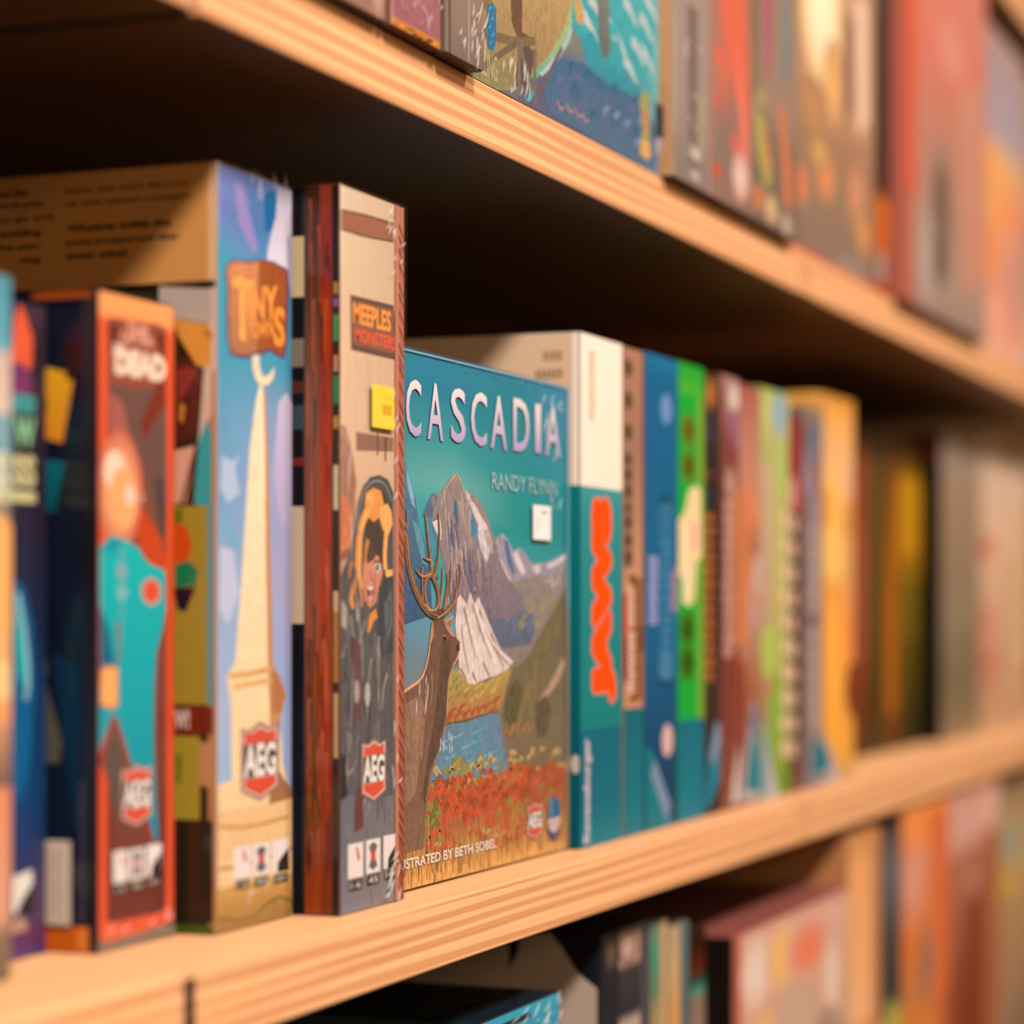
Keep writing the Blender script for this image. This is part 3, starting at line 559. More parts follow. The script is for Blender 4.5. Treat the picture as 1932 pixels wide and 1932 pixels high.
# strip at the right edge, light and shade of film wrinkles painted as strokes
st = []; st2 = []
for i in range(46):
    v = 6 + i * 7.6 + random.uniform(-2.5, 2.5); st.append(([(X1 + 5.5, v + 4), (X1 + 7.5, v + 1), (w - 1, v - 3)], 1.1, .5)); st2.append(([(X1 + 4, v + 6), (X1 + 8, v + 2.4), (w - 2, v - .5)], .7, .3))
A.rect(X1, .7, X1 + 4.5, h - .7, '#C47860'); A.strokes(st, '#9C4A38'); A.strokes(st2, '#C87C68')
D = Art(); D.rect(.7, .7, 279, h - .7, '#7A2410')
D.vgrad(4.5, .7, 11, h - .7, [(0, '#8A3420'), (.2, '#B03012'), (.5, '#BA3A16'), (.8, '#A02C10'), (1, '#8A3418')])
D.vgrad(11, .7, 19, h - .7, [(0, '#3A1A10'), (.15, '#5A3A2C'), (.3, '#8A5038'), (.6, '#A04E28'), (.75, '#7A4020'), (.85, '#50300C'), (1, '#B04010')])
D.rect(.7, .7, 4, h - .7, '#1C1612')
for v0, v1, c in ((30, 70, '#3A3024'), (78, 110, '#D0A068'), (115, 150, '#C07A38'), (150, 160, '#E0B890'), (200, 222, '#D8CCA0'), (240, 246, '#C89030'), (252, 266, '#1E8A50'), (268, 276, '#D09060'), (283, 296, '#2E9A58'), (300, 304, '#8A60A0'), (306, 312, '#C08040')): D.rect(.9, v0, 3.2, v1, c)
D.rect(19, .7, 60, h - .7, '#141418')
for v0, v1, c in ((h - 55, h - 25, '#D8BC88'), (271, 285, '#8A7668'), (258, 264, '#5A2A20'), (240, 252, '#3A4A50'), (222, 226, '#7A2A20'), (144, 202, '#D8B89C'), (30, 100, '#161826')): D.rect(19.5, v0, 40, v1, c)
for c, k in (('#5A1808', 40), ('#C04A22', 34), ('#3E1408', 22), ('#D06A44', 14)):
    D.strokes([([(u, v), (u + random.uniform(-.8, .8), v - 8), (u + random.uniform(-1, 1), v - random.uniform(12, 40))], random.uniform(.4, 1.3), .2) for u, v in [(random.uniform(5, 18), random.uniform(30, h - 6)) for _ in range(k)]], c)
r, org = game_box(b, 'tall shrink wrapped box with dark red sides and an orange haired hooded woman', '#5A1E10', GM, A, D, wrap=[(52, 322, 72, 356, 14, 8, 60, 60), (48, 2, 68, 26, 18, 9, 50, 70), (58, 60, 66, 130, 5, 8, 70, 40), (8, 150, 60, 250, 4, 26, 88, 10), (58, 60, 70, 320, 6, 8, 50, 30)], tray='#A05040')
sticker('price_sticker', r, b, org, 33.2,242.9,60.2,264.6, '#F6CC3C', marks=[(47.9,257.4,59.6,260.5, '#E8BE38'), (45.3,250.2,56.9,255.4, '#DCA030'), (45.3,244.2,60.9,248, '#F0CC48')], lift=1.9, label='yellow price sticker')

# --- the teal mountain box, cover outwards
b = (1.1630,1.4375,0.5320,-0.1510,0.1395,0.280); w, h = dims(b); A = Art()
A.grid(.5, .5, w - .5, h - .5, [(0, ['#1C809C', '#1C829E', '#16829A', '#2A88A8']), (.07, ['#1A8098', '#1A8098', '#12848F', '#2A88A8']), (.16, ['#2A9096', '#35989C', '#118A92', '#1A8CA0']), (.24, ['#4CA4A2', '#66ACA6', '#0C9092', '#0A8C96']), (.32, ['#35A2A0', '#2E9EA0', '#06908E', '#00888C']), (.42, ['#2C9CA2', '#329CA4', '#3C9AA4', '#389AA2']), (.52, ['#5A8AA0', '#6A98AC', '#7AA0AE', '#78A0AC']), (.62, ['#7A8080', '#7A8080', '#7A7A70', '#6A6A60']), (1, ['#8A7A60'] * 4)])
# far ridge on the right
A.paint = .55
A.poly([(148.6,184.8),(155.2,193.6),(163.5,195.7),(171.9,192.2),(180.4,185.6),(188.9,187.6),(195.9,187.2),(204.6,181.6),(213.5,178.6),(235.1,179.6),(253.6,183.2),(266.8,185.5),(278.3,189.1),(278.3,157.7),(148.6,151)], ('#A8A0B0', '#8A8488'))
SN = '#DCCACA'
A.poly([(157.7,182.6),(163.5,179),(171.9,171.6),(177.8,167.9),(170.2,166.6),(161.8,172.7)], SN); A.poly([(180.4,184.3),(187.2,185.7),(194.1,179.5),(201.1,173.9),(195.9,170.7),(187.2,176.2)], SN); A.poly([(211.7,177.3),(226,178.8),(224.2,173.6),(217,172.2)], SN); A.poly([(235.1,178.3),(255.5,182),(276.4,187.7),(270.6,182.9),(253.6,178.6),(238.8,175.8)], SN)
A.poly([(165.2,192.7),(171.9,191),(177,182.3),(183.8,173),(178.7,171.7),(170.2,179.1)], '#5C6C90'); A.poly([(156.8,193.7),(161.8,195.1),(165.2,191.4),(160.2,188.2)], '#A08890')
# foothills
A.poly([(124.4,157.1),(156.8,168),(177.8,166.7),(199.4,169.4),(217,171.6),(244.3,171.9),(278.3,177.7),(278.3,40.8),(124.4,69.2)], ('#938480', '#7A6C5C'))
A.poly([(152.7,166.4),(186.4,167.4),(208.2,157.4),(195,147.8),(156.8,146.4)], '#8C8280'); A.poly([(140.5,147.9),(173.6,154.1),(208.2,151),(221.5,142.9),(208.2,130.2),(165.2,127.7),(144.5,135.7)], ('#66708A', '#5A6278'))
hl = [(165.2,161),(186.4,157.9),(171.9,151),(208.2,154.2),(195,145.3),(227.8,155.5),(240.6,160.8),(218.8,145.8),(156.8,154.1),(180.4,162.9),(249.9,154.3)]
A.strokes([([(u - 6, v - 4), (u, v), (u + 7, v + 3)], 3.5, 1.2) for u, v in hl], '#8E8858'); A.strokes([([(u - 2, v - 6), (u + 4, v - 2)], 2.4, 1) for u, v in hl], '#B49A56')
# dark hill at the right
A.poly([(276.4,167.7),(263,160.9),(244.3,147.7),(222.4,134.9),(208.2,124.8),(195,119.3),(177.8,115.9),(169.4,107.3),(163.5,95.1),(161,81.2),(173.6,72.8),(180.4,50.5),(276.4,44.3)], ('#6E6248', '#7C6A52'))
A.poly([(264.9,121.9),(251.8,111.6),(235.1,102.2),(222.4,95.5),(229.7,94),(244.3,100),(259.3,108.1),(268.7,117.1)], '#B89078'); A.poly([(173.6,104.1),(186.4,110),(195,103.4),(186.4,84.8),(173.6,82.2),(163.5,88.9)], '#5C5438'); A.poly([(217,93.1),(235.1,99),(244.3,88.9),(235.1,73),(218.8,73.7)], '#5E503A')
A.strokes([([(u, v), (u + 3, v + 8), (u + 8, v + 14)], 2.5, .8) for u, v in [(195,89.2),(203.8,96.8),(213.5,102.9),(208.2,87.1),(186.4,76.9),(253.6,134.6),(235.1,125),(217,115.6)]], '#94803C')
A.strokes([([(u, v), (u + 5, v + 3)], 3, 1) for u, v in [(158.5,80.4),(166.8,78.1),(177.8,79.5),(195,77.4),(186.4,81),(201.1,81),(206.4,78.2),(173.6,76.6)]], '#B87440')
# left slope
A.poly([(19.1,232.1),(23.9,229.5),(26.6,224.6),(32.2,216.4),(37.8,209.5),(42,196.8),(49.2,188.4),(53.5,179.8),(57.8,168.4),(60,148.1),(19.1,142.6)], ('#4E7C96', '#36567A'))
A.poly([(25.2,226.8),(29.4,220.5),(35,212.2),(37.1,205.2),(32.2,207.8),(26.6,217.5)], '#8AAABC'); A.poly([(33.6,199.4),(42,196.2),(49.2,185.5),(53.5,174.1),(46.3,176.8),(39.2,188.1)], '#5E94A2'); A.poly([(49.2,201.3),(68,206.4),(69.5,191.8),(63.6,177.1),(53.5,182.7)], ('#4C8496', '#38889C'))
A.poly([(45.6,201.5),(53.5,209.8),(59.2,214.1),(63.6,214.9),(68,211),(66.5,201.9),(57.8,201.3)], '#506A86'); A.poly([(57.8,212.3),(62.1,214.3),(65.1,210.6),(60.7,206.1)], '#8A7C84')
# main peak
A.poly([(59.2,200.2),(62.1,206.1),(68,214.5),(73.9,217.7),(79.8,220.3),(82.8,224),(90.4,226.2),(94.9,227),(99.5,223.7),(104.1,219.1),(113.4,216.5),(118.1,217.3),(126,214),(134,208.3),(142.1,201.6),(150.3,192.6),(160.2,178.9),(171.9,169.7),(186.4,163),(199.4,157.4),(195,147.8),(156.8,144.8),(93.4,146.6),(82.8,159.8),(76.9,174.5),(68,188.9)], ('#96857E', '#7E6E7E'))
A.poly([(105.7,219.2),(113.4,215.9),(116.6,212.7),(122.1,210),(128.4,205.6),(135.6,201.3),(140.5,198.4),(138.9,193.2),(143.7,184.7),(138.9,177.9),(130.8,184.4),(124.4,193.4),(126,199.5),(118.1,205.9),(110.3,212.8)], SN); A.poly([(118.1,216.7),(126,213.4),(135.6,207.1),(143.7,200.1),(138.9,199.3),(129.2,205.7),(122.1,211.5)], '#A08078'); A.poly([(134,196.7),(142.1,197),(147,191),(148.6,183),(142.1,184.7)], '#B8A49C')
A.poly([(60,198.8),(70.9,201.2),(73.1,194.9),(72.4,189),(69.5,190.7),(65.1,193.5)], '#E0CCC8'); A.poly([(90.4,213.1),(94.9,210.4),(96.4,200),(94.9,198.5),(90.4,204.3)], '#3F6C88'); A.poly([(107.2,212.4),(115,209.7),(121.3,200.9),(126,195),(124.4,191.9),(115,193.1),(110.3,200.5)], ('#3A6A84', '#4488A0')); A.poly([(82.8,195.2),(87.3,198.2),(90.4,189.5),(87.3,183.5)], '#466A8A')
def crag(c, n, ul, vl, sl, l, wd):
    st = []
    for _ in range(n):
        u = random.uniform(*ul); v = random.uniform(*vl); k = random.uniform(.5, 1.2) * l; dx = sl * random.uniform(.4, 1.4)
        st.append(([(u, v), (u + dx * .4 + random.uniform(-.6, .6), v - k * .5), (u + dx, v - k)], wd * random.uniform(.6, 1.3), wd * .2))
    A.strokes(st, c)
(pu0, pv0), (pu1, pv1) = [(76.9,215.5),(148.6,154.1)]
crag('#B79C90', 24, (pu0 - 2, pu0 + 38), (pv0 - 46, pv0 + 2), 5, 24, 2.0); crag('#5E5672', 16, (pu0, pu0 + 44), (pv0 - 56, pv0 - 12), 6, 22, 1.8); crag('#C4A498', 16, (pu0 + 6, pu1 - 14), (pv1 + 8, pv0 - 26), 5, 20, 1.5); crag('#7A6076', 22, (pu0 + 12, pu1 - 4), (pv1 + 6, pv0 - 34), 7, 18, 2.0); crag('#4C5C80', 10, (pu0 + 8, pu1 - 12), (pv1 + 14, pv0 - 30), 5, 15, 1.6); crag('#A88880', 14, (pu0 + 14, pu1), (pv1 + 4, pv1 + 34), 6, 14, 1.6)
A.line([(94.9,227),(99.5,223.1),(104.1,218.5),(108.8,212.1),(111.9,203.5)], 1.6, '#C4A89C', .6); A.line([(91.9,226.2),(85.8,223),(79.8,219.2),(75.4,213.7),(70.9,205)], 1.4, '#BEA498', .5)
# pale scree fan
A.poly([(94.9,157.5),(99.5,159.3),(104.1,156.4),(108.8,154),(113.4,161.2),(119.7,154),(126,158.3),(134,151),(147,138.7),(160.2,127.4),(180.4,120.2),(166.8,114.3),(148.6,112.2),(128.4,110),(112.6,106.5),(98,115.3),(94.9,130.2),(91.9,142.1)], ('#DCC4BA', '#E4CCC2'))
A.strokes([(p, 3.2, 1.2) for p in ([(104.1,152.5),(111.9,139),(121.3,123.8)], [(116.6,154),(128.4,138.9),(144.5,123.4)], [(126.8,151),(138.9,137.2),(155.2,124.7)], [(99.5,142.1),(104.1,128.6),(111.9,115)])], '#B09086'); A.strokes([(p, 2.6, .6) for p in ([(144.5,137.2),(161,123.1),(178.7,115.9)], [(148.6,131),(163.5,118.4),(165.2,112.1)], [(132.4,120.6),(142.1,112.7),(145.3,109.9)], [(116.6,114.9),(124.4,108.6),(122.9,105.6)], [(99.5,117.7),(108.8,110.5),(110.3,105.4)])], '#A0826E'); A.strokes([(p, 2.2, .8) for p in ([(128.4,146.4),(152.7,127.9),(177,119.7)], [(136.4,135.7),(156.8,116.4),(158.5,109.2)], [(108.8,151),(118.1,135.9),(132.4,117.5)], [(122.1,152.5),(134,137.3),(150.3,120.2)], [(98,148),(99.5,136.1),(105.7,121.1)])], '#EEDAD2')
# meadow and bank
A.poly([(76.9,115.8),(94.9,117.8),(112.6,108.3),(136.4,108.9),(161,114.4),(178.7,115.9),(170.2,107.3),(161.8,95.1),(153.5,91.1),(124.4,90.4),(76.9,87.1)], ('#A8985A', '#B4743E'))
A.strokes([([(u - 5, v - 2), (u + 1, v), (u + 8, v + 3)], 2.6, .9) for u, v in [(108.8,106.1),(124.4,106.8),(140.5,108.2),(156.8,110.8),(165.2,113.7),(128.4,102.4),(148.6,104.8),(116.6,100.4)]], '#C8A050'); A.strokes([([(u - 4, v - 1), (u + 4, v + 2)], 2.6, 1) for u, v in [(85.8,106.8),(91.9,111),(98,103.4),(84.3,100.9),(108.8,103.1),(94.9,107.7)]], '#86824A')
A.strokes([([(u - 4, v - 3), (u + 2, v), (u + 8, v + 1)], 3.2, 1.2) for u, v in [(85.8,95),(94.9,92.8),(107.2,93.5),(118.1,94.3),(128.4,95.1),(138.9,96.6),(151.9,99.2),(99.5,96.8),(82.1,91.6),(144.5,92.7)]], '#A85238')
# lake
A.poly([(69.5,86.2),(85.8,87.3),(108.8,87.5),(128.4,89.7),(153.5,91.1),(160.2,85.9),(161.8,73.4),(169.4,60.6),(178.7,50),(57.8,57.8),(62.1,69.7)], ('#64849C', '#5C88A2'))
A.strokes([([(u - 8, v), (u, v + .5), (u + 9, v + 2)], 1.8, .6) for u, v in [(78.3,77.6),(93.4,79.2),(108.8,73.1),(124.4,75.3),(85.8,68.4),(108.8,64.1),(132.4,65.8),(152.7,58.4),(124.4,80.7),(93.4,60.3),(148.6,67.9)]], '#7AA4B0'); A.strokes([([(u - 3, v - 6), (u, v), (u + 3, v + 8)], 3, 1) for u, v in [(116.6,75.7),(124.4,78.3),(120.5,69.5),(85.8,71.4),(128.4,79.7)]], '#4E98A6')
A.line([(75.4,87.7),(94.9,88.1),(115,89),(130.8,90.8),(155.2,91.7)], 1.4, '#7A5A3A', .8)
# autumn scrub
A.vgrad(.5, .5, w - .5, (124.4,55.3)[1], [(0, '#C49A60'), (.07, '#B8784A'), (.16, '#A8553A'), (.45, '#B06440'), (.6, '#BC7C46'), (.75, '#D0904C'), (.88, '#E29C54'), (1, '#E8A45C')])
def tufts(c, n, pts_u, pts_v, s, rise=2.0):
    st = []
    for _ in range(n):
        u = random.uniform(*pts_u); v = random.uniform(*pts_v); st.append(([(u - s, v - s * .3), (u, v + s * .3 * rise), (u + s, v - s * .2)], s * .9, s * .3))
    A.strokes(st, c)
tufts('#8C7C40', 22, (45, 270), (50, 66), 5); tufts('#A84A30', 60, (44, 268), (34, 58), 6); tufts('#C9532E', 70, (44, 200), (34, 58), 4.6); tufts('#CC5834', 50, (50, 240), (32, 56), 3.2); tufts('#9C4026', 34, (50, 230), (34, 58), 3.4); tufts('#C8A468', 26, (50, 270), (60, 66), 3.6); tufts('#8A8244', 16, (46, 70), (22, 50), 5); tufts('#6E6A36', 8, (48, 70), (24, 46), 4); tufts('#9A8C50', 7, (84, 110), (58, 66), 5); tufts('#C85A38', 34, (52, 90), (12, 30), 3.4); tufts('#C84E2A', 50, (110, 260), (12, 36), 4.2); tufts('#CC5C38', 34, (120, 220), (14, 34), 3); tufts('#96823E', 10, (150, 270), (30, 44), 4.6); tufts('#D8B078', 14, (60, 260), (10, 30), 2.4)
st = [[], [], []]
for i in range(230):
    u = random.uniform(4, w - 4); v = random.uniform(.8, 16) if i % 3 else random.uniform(4, 26); st[i % 3].append(([(u, v), (u + random.uniform(-1, 1), v + 6), (u + random.uniform(-3, 3), v + random.uniform(9, 18))], .9, .15))
A.strokes(st[0], '#F0B268'); A.strokes(st[1], '#C88A48'); A.strokes(st[2], '#8E5C3A')
# elk
EL = '#7E5848'
A.poly([(14.3,106.1),(23.9,108.1),(32.2,110.1),(42,112.1),(47,115.1),(52,122.2),(54.9,129.3),(57.1,138),(58.5,144.6),(63.6,146.4),(73.9,146.3),(79.8,143.4),(82.8,139.2),(90.4,136.2),(98,132.6),(98,128.4),(94.9,125.5),(94.9,121.3),(85.8,118),(80.6,112.2),(79.1,104),(79.8,95.2),(76.9,85),(69.5,73.7),(60.7,64),(53.5,50),(49.2,37.4),(46.3,21.8),(14.3,21.4)], ('#6E4E42', '#84604C'))
A.poly([(73.9,136.4),(82.8,133.3),(85.8,121.5),(79.8,109.9),(76.9,92.4),(68,75.2),(54.9,62.9),(49.2,44.6),(44.9,50.6),(53.5,73.1),(63.6,95.8),(68,116)], '#5E443A'); A.poly([(22.5,100.2),(42,105.2),(49.2,99.2),(46.3,73.5),(35,51.3),(22.5,46.6)], '#96705A')
A.line([(14.3,105.6),(28,109.1),(40.6,112.1),(47.7,115.9),(53.5,125),(57.1,136.5),(58.5,144.6)], 2.0, '#E8A676', 1.1); A.line([(98,132),(95.7,124.9),(87.3,119.1),(82.1,111.6),(79.8,101.1),(79.1,91.7)], 1.3, '#D89C70', .8); A.line([(78.3,89.4),(70.9,75.7),(59.2,63.5),(50.6,47.4)], .9, '#B08468', .6)
A.poly([(73.9,146.3),(76.9,144.5),(84.3,140.4),(91.9,135.6),(85.8,136.3),(78.3,140.4)], '#C88A60'); A.poly([(76.9,144.5),(85.8,147.5),(88.8,148),(85.8,143.3),(81.3,141)], '#A87050'); A.line([(79.1,144.5),(88.1,147.5)], .9, '#E0A674'); A.poly([(57.8,144.6),(60.7,143.5),(60.7,136.5),(57.1,132.2)], '#C08060')
A.ell(76.1,135.2, 1.6, 1.4, '#1E1612'); A.line([(72.4,137),(78.3,136)], .8, '#A87858'); A.ell(94.9,129.6, 2.2, 2.2, '#33241E'); A.strokes([(p, 1.6, .5) for p in ([(49.2,107.9),(52,99.1),(49.2,90.6)], [(57.8,116.3),(59.2,107.6),(56.3,99)], [(35,96.9),(39.2,85.3),(35,74.1)], [(28,68.8),(32.2,57.2),(29.4,46.1)])], '#A87E66')
A.strokes([([(u, v), (u + random.uniform(-1, 1), v - 5), (u - 1, v - random.uniform(8, 13))], 1.3, .3) for u, v in [(random.uniform(0, 40) + 2, random.uniform(60, 150)) for _ in range(46)] if v < 100 + u * .3], '#8C6652')
# antlers
AN = '#7C5640'
ant = [([(19.1,193.2),(23.9,190.5),(26.6,176.5),(32.2,165.8),(42,156.2),(53.5,149.8),(68,146.9)], 7, 5), ([(65.1,146.3),(73.9,148.7),(84.3,152.2),(91.9,157.5),(96.4,163.5),(98,170),(96.4,177.1)], 6, 1), ([(73.9,151),(79.8,157.5),(82.8,164.5),(84.3,171.6),(84.3,177.5)], 3.6, .8), ([(75.4,153.9),(78.3,160.4),(79.8,166.3),(79.1,171.6)], 2.8, .8), ([(68,151),(70.2,158),(72.4,165.6),(73.1,175)], 3.2, .8), ([(91.1,158.7),(93.4,164.6),(92.6,171.7)], 2.6, .7),
       ([(54.9,150.4),(49.2,156.8),(47.7,165.4),(53.5,169.5),(58.5,171.8)], 3.2, 3.2), ([(62.1,149.3),(67.3,154.5),(66.5,161.5),(62.1,166.7),(57.8,170.7)], 3.4, 4), ([(56.3,169.5),(57.8,174.1),(54.9,182.8),(52,191.3),(49.2,203.3)], 5, .9), ([(60.7,169),(65.1,174.3),(68,184.2),(68.7,194.7),(66.5,204.6)], 5, .9), ([(56.3,174.1),(57.8,178.2),(52,178.1),(46.3,179.1)], 3.2, .8), ([(54.9,170.6),(47.7,168.8),(40.6,169.9),(36.4,172.7)], 3.2, .8), ([(43.5,168.8),(44.9,171.6),(45.6,174.5)], 2, .7), ([(45.6,156.2),(44.9,162.5),(44.9,169.4)], 2.4, 1.6), ([(19.1,198.9),(25.2,193.4),(24.6,204.7)], 4, 1)]
for p, a_, c_ in ant: A.line(p, a_, AN, c_)
A.poly([(46.3,166.5),(53.5,170),(63.6,171.3),(68,167.9),(62.1,168.4),(54.9,168.3),(49.2,165.4)], AN); A.poly([(53.5,151),(60,149.3),(68,151.6),(76.9,151),(75.4,146.3),(65.1,144.6),(57.8,146.4)], '#5E4236')
A.strokes([([(u + .9, v) for u, v in p], .7, .3) for p, a_, c_ in ant], '#D49A6A')
A.line([(49.2,153.9),(54.9,151),(60.7,150.4),(65.8,152.2),(68,155.1)], .8, '#E0AE80', .6)
A.paint = 0.0
# lettering
TW = ('#F6E4E2', '#B6A0C8')
lett = [('C', 23.2,243.9,43.5,274.5), ('A', 52,243.8,73.9,274.8), ('S', 84.3,244.4,105.7,274.8), ('C', 113.4,244.5,137.2,275.3), ('A', 142.9,244.5,168.5,275.4), ('D', 178.7,245.1,204.6,276.4), ('I', 214.4,246,224.2,275.7), ('A', 231.5,245.4,258.3,276.3)]
for t_ in lett: A.text(*t_, TW, bold=.012)
A.text('RANDY FLYNN', 145.3,221,251.8,230.5, '#A4CACE')
A.text('ILLUSTRATED BY BETH SOBEL', 1.5, (26.6,12.6)[1], (151.9,15.3)[0], (151.9,18.1)[1], '#F4DCC6', bold=.025)
logo(A, 202,12.8,225.1,34); 
A.ell(246.2,22, 11.5, 14, '#4A4A6C'); A.poly([(235.1,23.5),(246.2,36.4),(257.4,31.7),(258.3,21.7)], '#0E6A88'); A.text('FLATOUT', 237.9,24,244.3,35.9, '#A8B4C8', rot=90); A.poly([(235.1,22.2),(258.3,22.4),(255.5,16),(247.1,12.8),(238.8,15.7)], '#D8B8AE'); A.text('GAMES', 237.9,18.8,255.5,19.9, '#6A5A6A')
A.rect(.5, h - 1.4, w - .5, h - .5, '#86AECE'); A.grid(w - 6, .5, w - .5, h - .5, [(0, ['#2A88A8', '#9CA8CE']), (.3, ['#1A90A0', '#6FA8B8']), (.45, ['#6A9AA8', '#88A4AC']), (.5, ['#8A8480', '#8A8070']), (1, ['#B08850', '#8A6A44'])])  # painted film highlight along the top edge, painted reflection strip at the right
r, org = game_box(b, 'teal box facing out with snowy mountain, elk and autumn meadow', '#2A86A0', GM, A, None, wrap=[(220, 274, 268, 286, 9, 8, 75, 40), (222, 240, 262, 268, 3, 15, 66, 10), (236, 208, 258, 222, 3, 9, 80, 20), (56, 70, 84, 82, 8, 6, 85, 14), (225, 165, 255, 175, 5, 7, 60, 30), (30, 92, 50, 112, 6, 10, 88, 8), (8, 286, 240, 288, 8, 12, 0, 3)], tray='#1E7890', front_name='front_cover', thick='y', foot=.0013)
sticker('price_sticker', r, b, org, 208.2,193.2,237.9,214.2, '#F4E8E0', marks=[(221.5,209,231.5,211.3, '#C8B8B0'), (213.5,199.1,217,206.9, '#E0D2CA')], lift=1.9, label='white price sticker')
# --- white topped box with the red vertical title
TEAL = '#00707E'
b = (1.4397,1.5214,0.5250,-0.1510,0.1752,0.280); w, h = dims(b); A = Art(); vt = (5.8,229.2)[1]; vb = (5.8,74.8)[1]
A.vgrad(.7, vt, w - .7, h - .7, [(0, '#FFE8D0'), (1, '#FFE4CC')]); A.vgrad(.7, vb, w - .7, vt, [(0, '#3A9494'), (.12, '#2A8888'), (.5, '#168080'), (1, '#007A76')]); A.vgrad(.7, .7, w - .7, vb, [(0, '#006474'), (.6, '#006878'), (1, '#007884')])
dashes(A, 15.6,271.3,28.6,316.3, 13, '#CDB090')
jr = (21.6,90.3,68.8,223.9); A.fat('JAWS', jr[0] - 1.5, jr[1] - 1.5, jr[2] + 1.5, jr[3] + 1.5, '#A88C80', 5.6, 90, .03); A.fat('JAWS', *jr, '#FF4A04', 4.1, 90, .03)
A.text('Ravensburger', 6.8,3.2,21.6,70, '#C8B4BC', rot=90, bold=.05)
D = Art(); D.vgrad(.7, vt, 279, h - .7, [(0, '#E8C09C'), (1, '#E0B48C')]); D.vgrad(.7, .7, 279, vt, [(0, '#0A7A7A'), (.3, '#007074'), (.6, '#006068'), (1, '#00545E')])
D.rect(.7, vt, 5, h - .7, '#FFE8D0'); dashes(D, 12.1,308,25.7,314.5, 4, '#A8845C', False); dashes(D, 12.1,296.6,30.7,303.3, 6, '#A07C58', False); dashes(D, 12.1,287.3,33.6,292.7, 7, '#A8845C', False)
D.ell(2.9,53.7, 3.2, 6, '#D8B8AC'); D.rect(7.1,40.9,9.3,50.9, '#7A1A1A'); D.rect(7.1,19.2,9.3,32.5, '#501018')
game_box(b, 'white topped teal box with red vertical lettering, right of the mountain cover', '#0A6470', GM, A, D, bev=.003)

b = (1.5234,1.5676,0.5250,-0.1510,0.1743,0.280); w, h = dims(b); A = blank(b, [(0, '#B07A60'), (.2, '#9E705A'), (.5, '#C88C6A'), (1, '#C0845E')]); vb = (4.3,85.1)[1]
A.vgrad(w - 5, vb, w - .7, h - .7, [(0, '#6A4038'), (1, '#7A5040')])
for y in (690, 752, 812, 868, 895, 926, 962, 985, 1020, 1052): A.glow(10, h * (1 - (y - 650) / 935.0), 11, 8, '#2E1C0C', '#A0745A')
A.rect(15.1,90.3,37.2,172.4, '#8A5428'); A.rect(-2.2,104.9,7.5,161.5, '#B8260C'); A.rect(4.3,101.9,8.6,133.4, '#3A2414'); A.rect(31.6,122.5,39.5,140.3, '#6A4414')
dashes(A, 8.6,139.7,23.9,167, 8, '#E0B09A'); dashes(A, 8.6,95.4,23.9,136.8, 11, '#E4B6A2'); A.rect(10.8,170,25,174.1, '#6A4A14'); A.rect(12.9,89.3,28.3,92.3, '#8A5A14')
A.vgrad(.7, .7, w - .7, vb, [(0, '#00626E'), (1, '#007680')]); A.vgrad(w - 4, .7, w - .7, vb, [(0, '#004A54'), (1, '#005058')])
game_box(b, 'narrow brown spine with cream lettering over a teal foot', '#8A5C44', GM, A)

b = (1.5696,1.6406,0.5250,-0.1510,0.1753,0.280); w, h = dims(b); A = blank(b, [(0, '#0A7098'), (.05, '#00608A'), (.6, '#005A84'), (.85, '#004066'), (1, '#003458')])
A.ell(45.3,290.3, 12, 10.5, '#6C90BC'); dashes(A, 4.6,140.9,27.6,188.2, 14, '#9C98C0')
dashes(A, 29.9,103.5,60.9,225.3, 16, '#34789A'); A.ell(44.1,215.4, 17, 14, '#2A6C8E'); A.ell(44.1,111.2, 15, 13, '#40789A'); A.line([(29.9,224.1),(41.7,228.9),(58.4,226.7)], 4, '#003A50'); A.line([(29.9,102),(44.1,98.7),(60.9,100.5)], 4, '#003A50')
A.poly([(58.4,175.1),(73,184.7),(75.5,151),(58.4,149.1)], '#A87890'); A.ell(47.6,59.9, 12, 11.5, '#DDAEA6')
A.poly([(0,57.6),(16,53.1),(58.4,4.4),(58.4,-1.1),(0,-1.7)], '#00747E'); A.line([(16,44.1),(32.3,26.6),(51.2,9.1)], 13, '#7A8CA4', 15)
game_box(b, 'plain blue spine with a pale dot near its top, left of the green box', '#00507A', GM, A)

b = (1.6426,1.7040,0.5250,-0.1510,0.1758,0.280); w, h = dims(b); A = blank(b, '#00A436'); vb = (6.2,72.2)[1]
A.rect(w - 15, vb, w - .7, h - .7, '#7AA430'); A.vgrad(.7, h - 22, w - .7, h - .7, [(0, '#00A030'), (1, '#4AAC30')])
A.glow(23.6,279, 20, 14, '#6A3008', '#3E9A24'); A.glow(23.6,253.3, 20, 14, '#5E2806', '#3E9A24'); A.glow(21.1,136.6, 20, 15, '#302400', '#2E9020'); A.glow(21.1,113.2, 20, 15, '#302000', '#2E9020')
A.poly([(14.9,220.7),(24.9,236.3),(40.1,240.8),(53,237.6),(55.6,189.5),(42.7,185.4),(37.5,158.6),(24.9,152.5),(12.4,156.3),(9.9,173.6),(-2.4,175.3),(-3.6,214.5)], '#F0D098'); A.poly([(24.9,213.5),(47.8,214.3),(50.4,193.3),(29.9,192.8)], '#F6B498'); dashes(A, 7.4,156.6,22.4,213.5, 9, '#F8DCB4')
A.vgrad(.7, .7, w - .7, vb, [(0, '#00687A'), (1, '#00788A')])
game_box(b, 'bright green box with cream lettering and four dark dots over a teal foot', '#008A2E', GM, A)

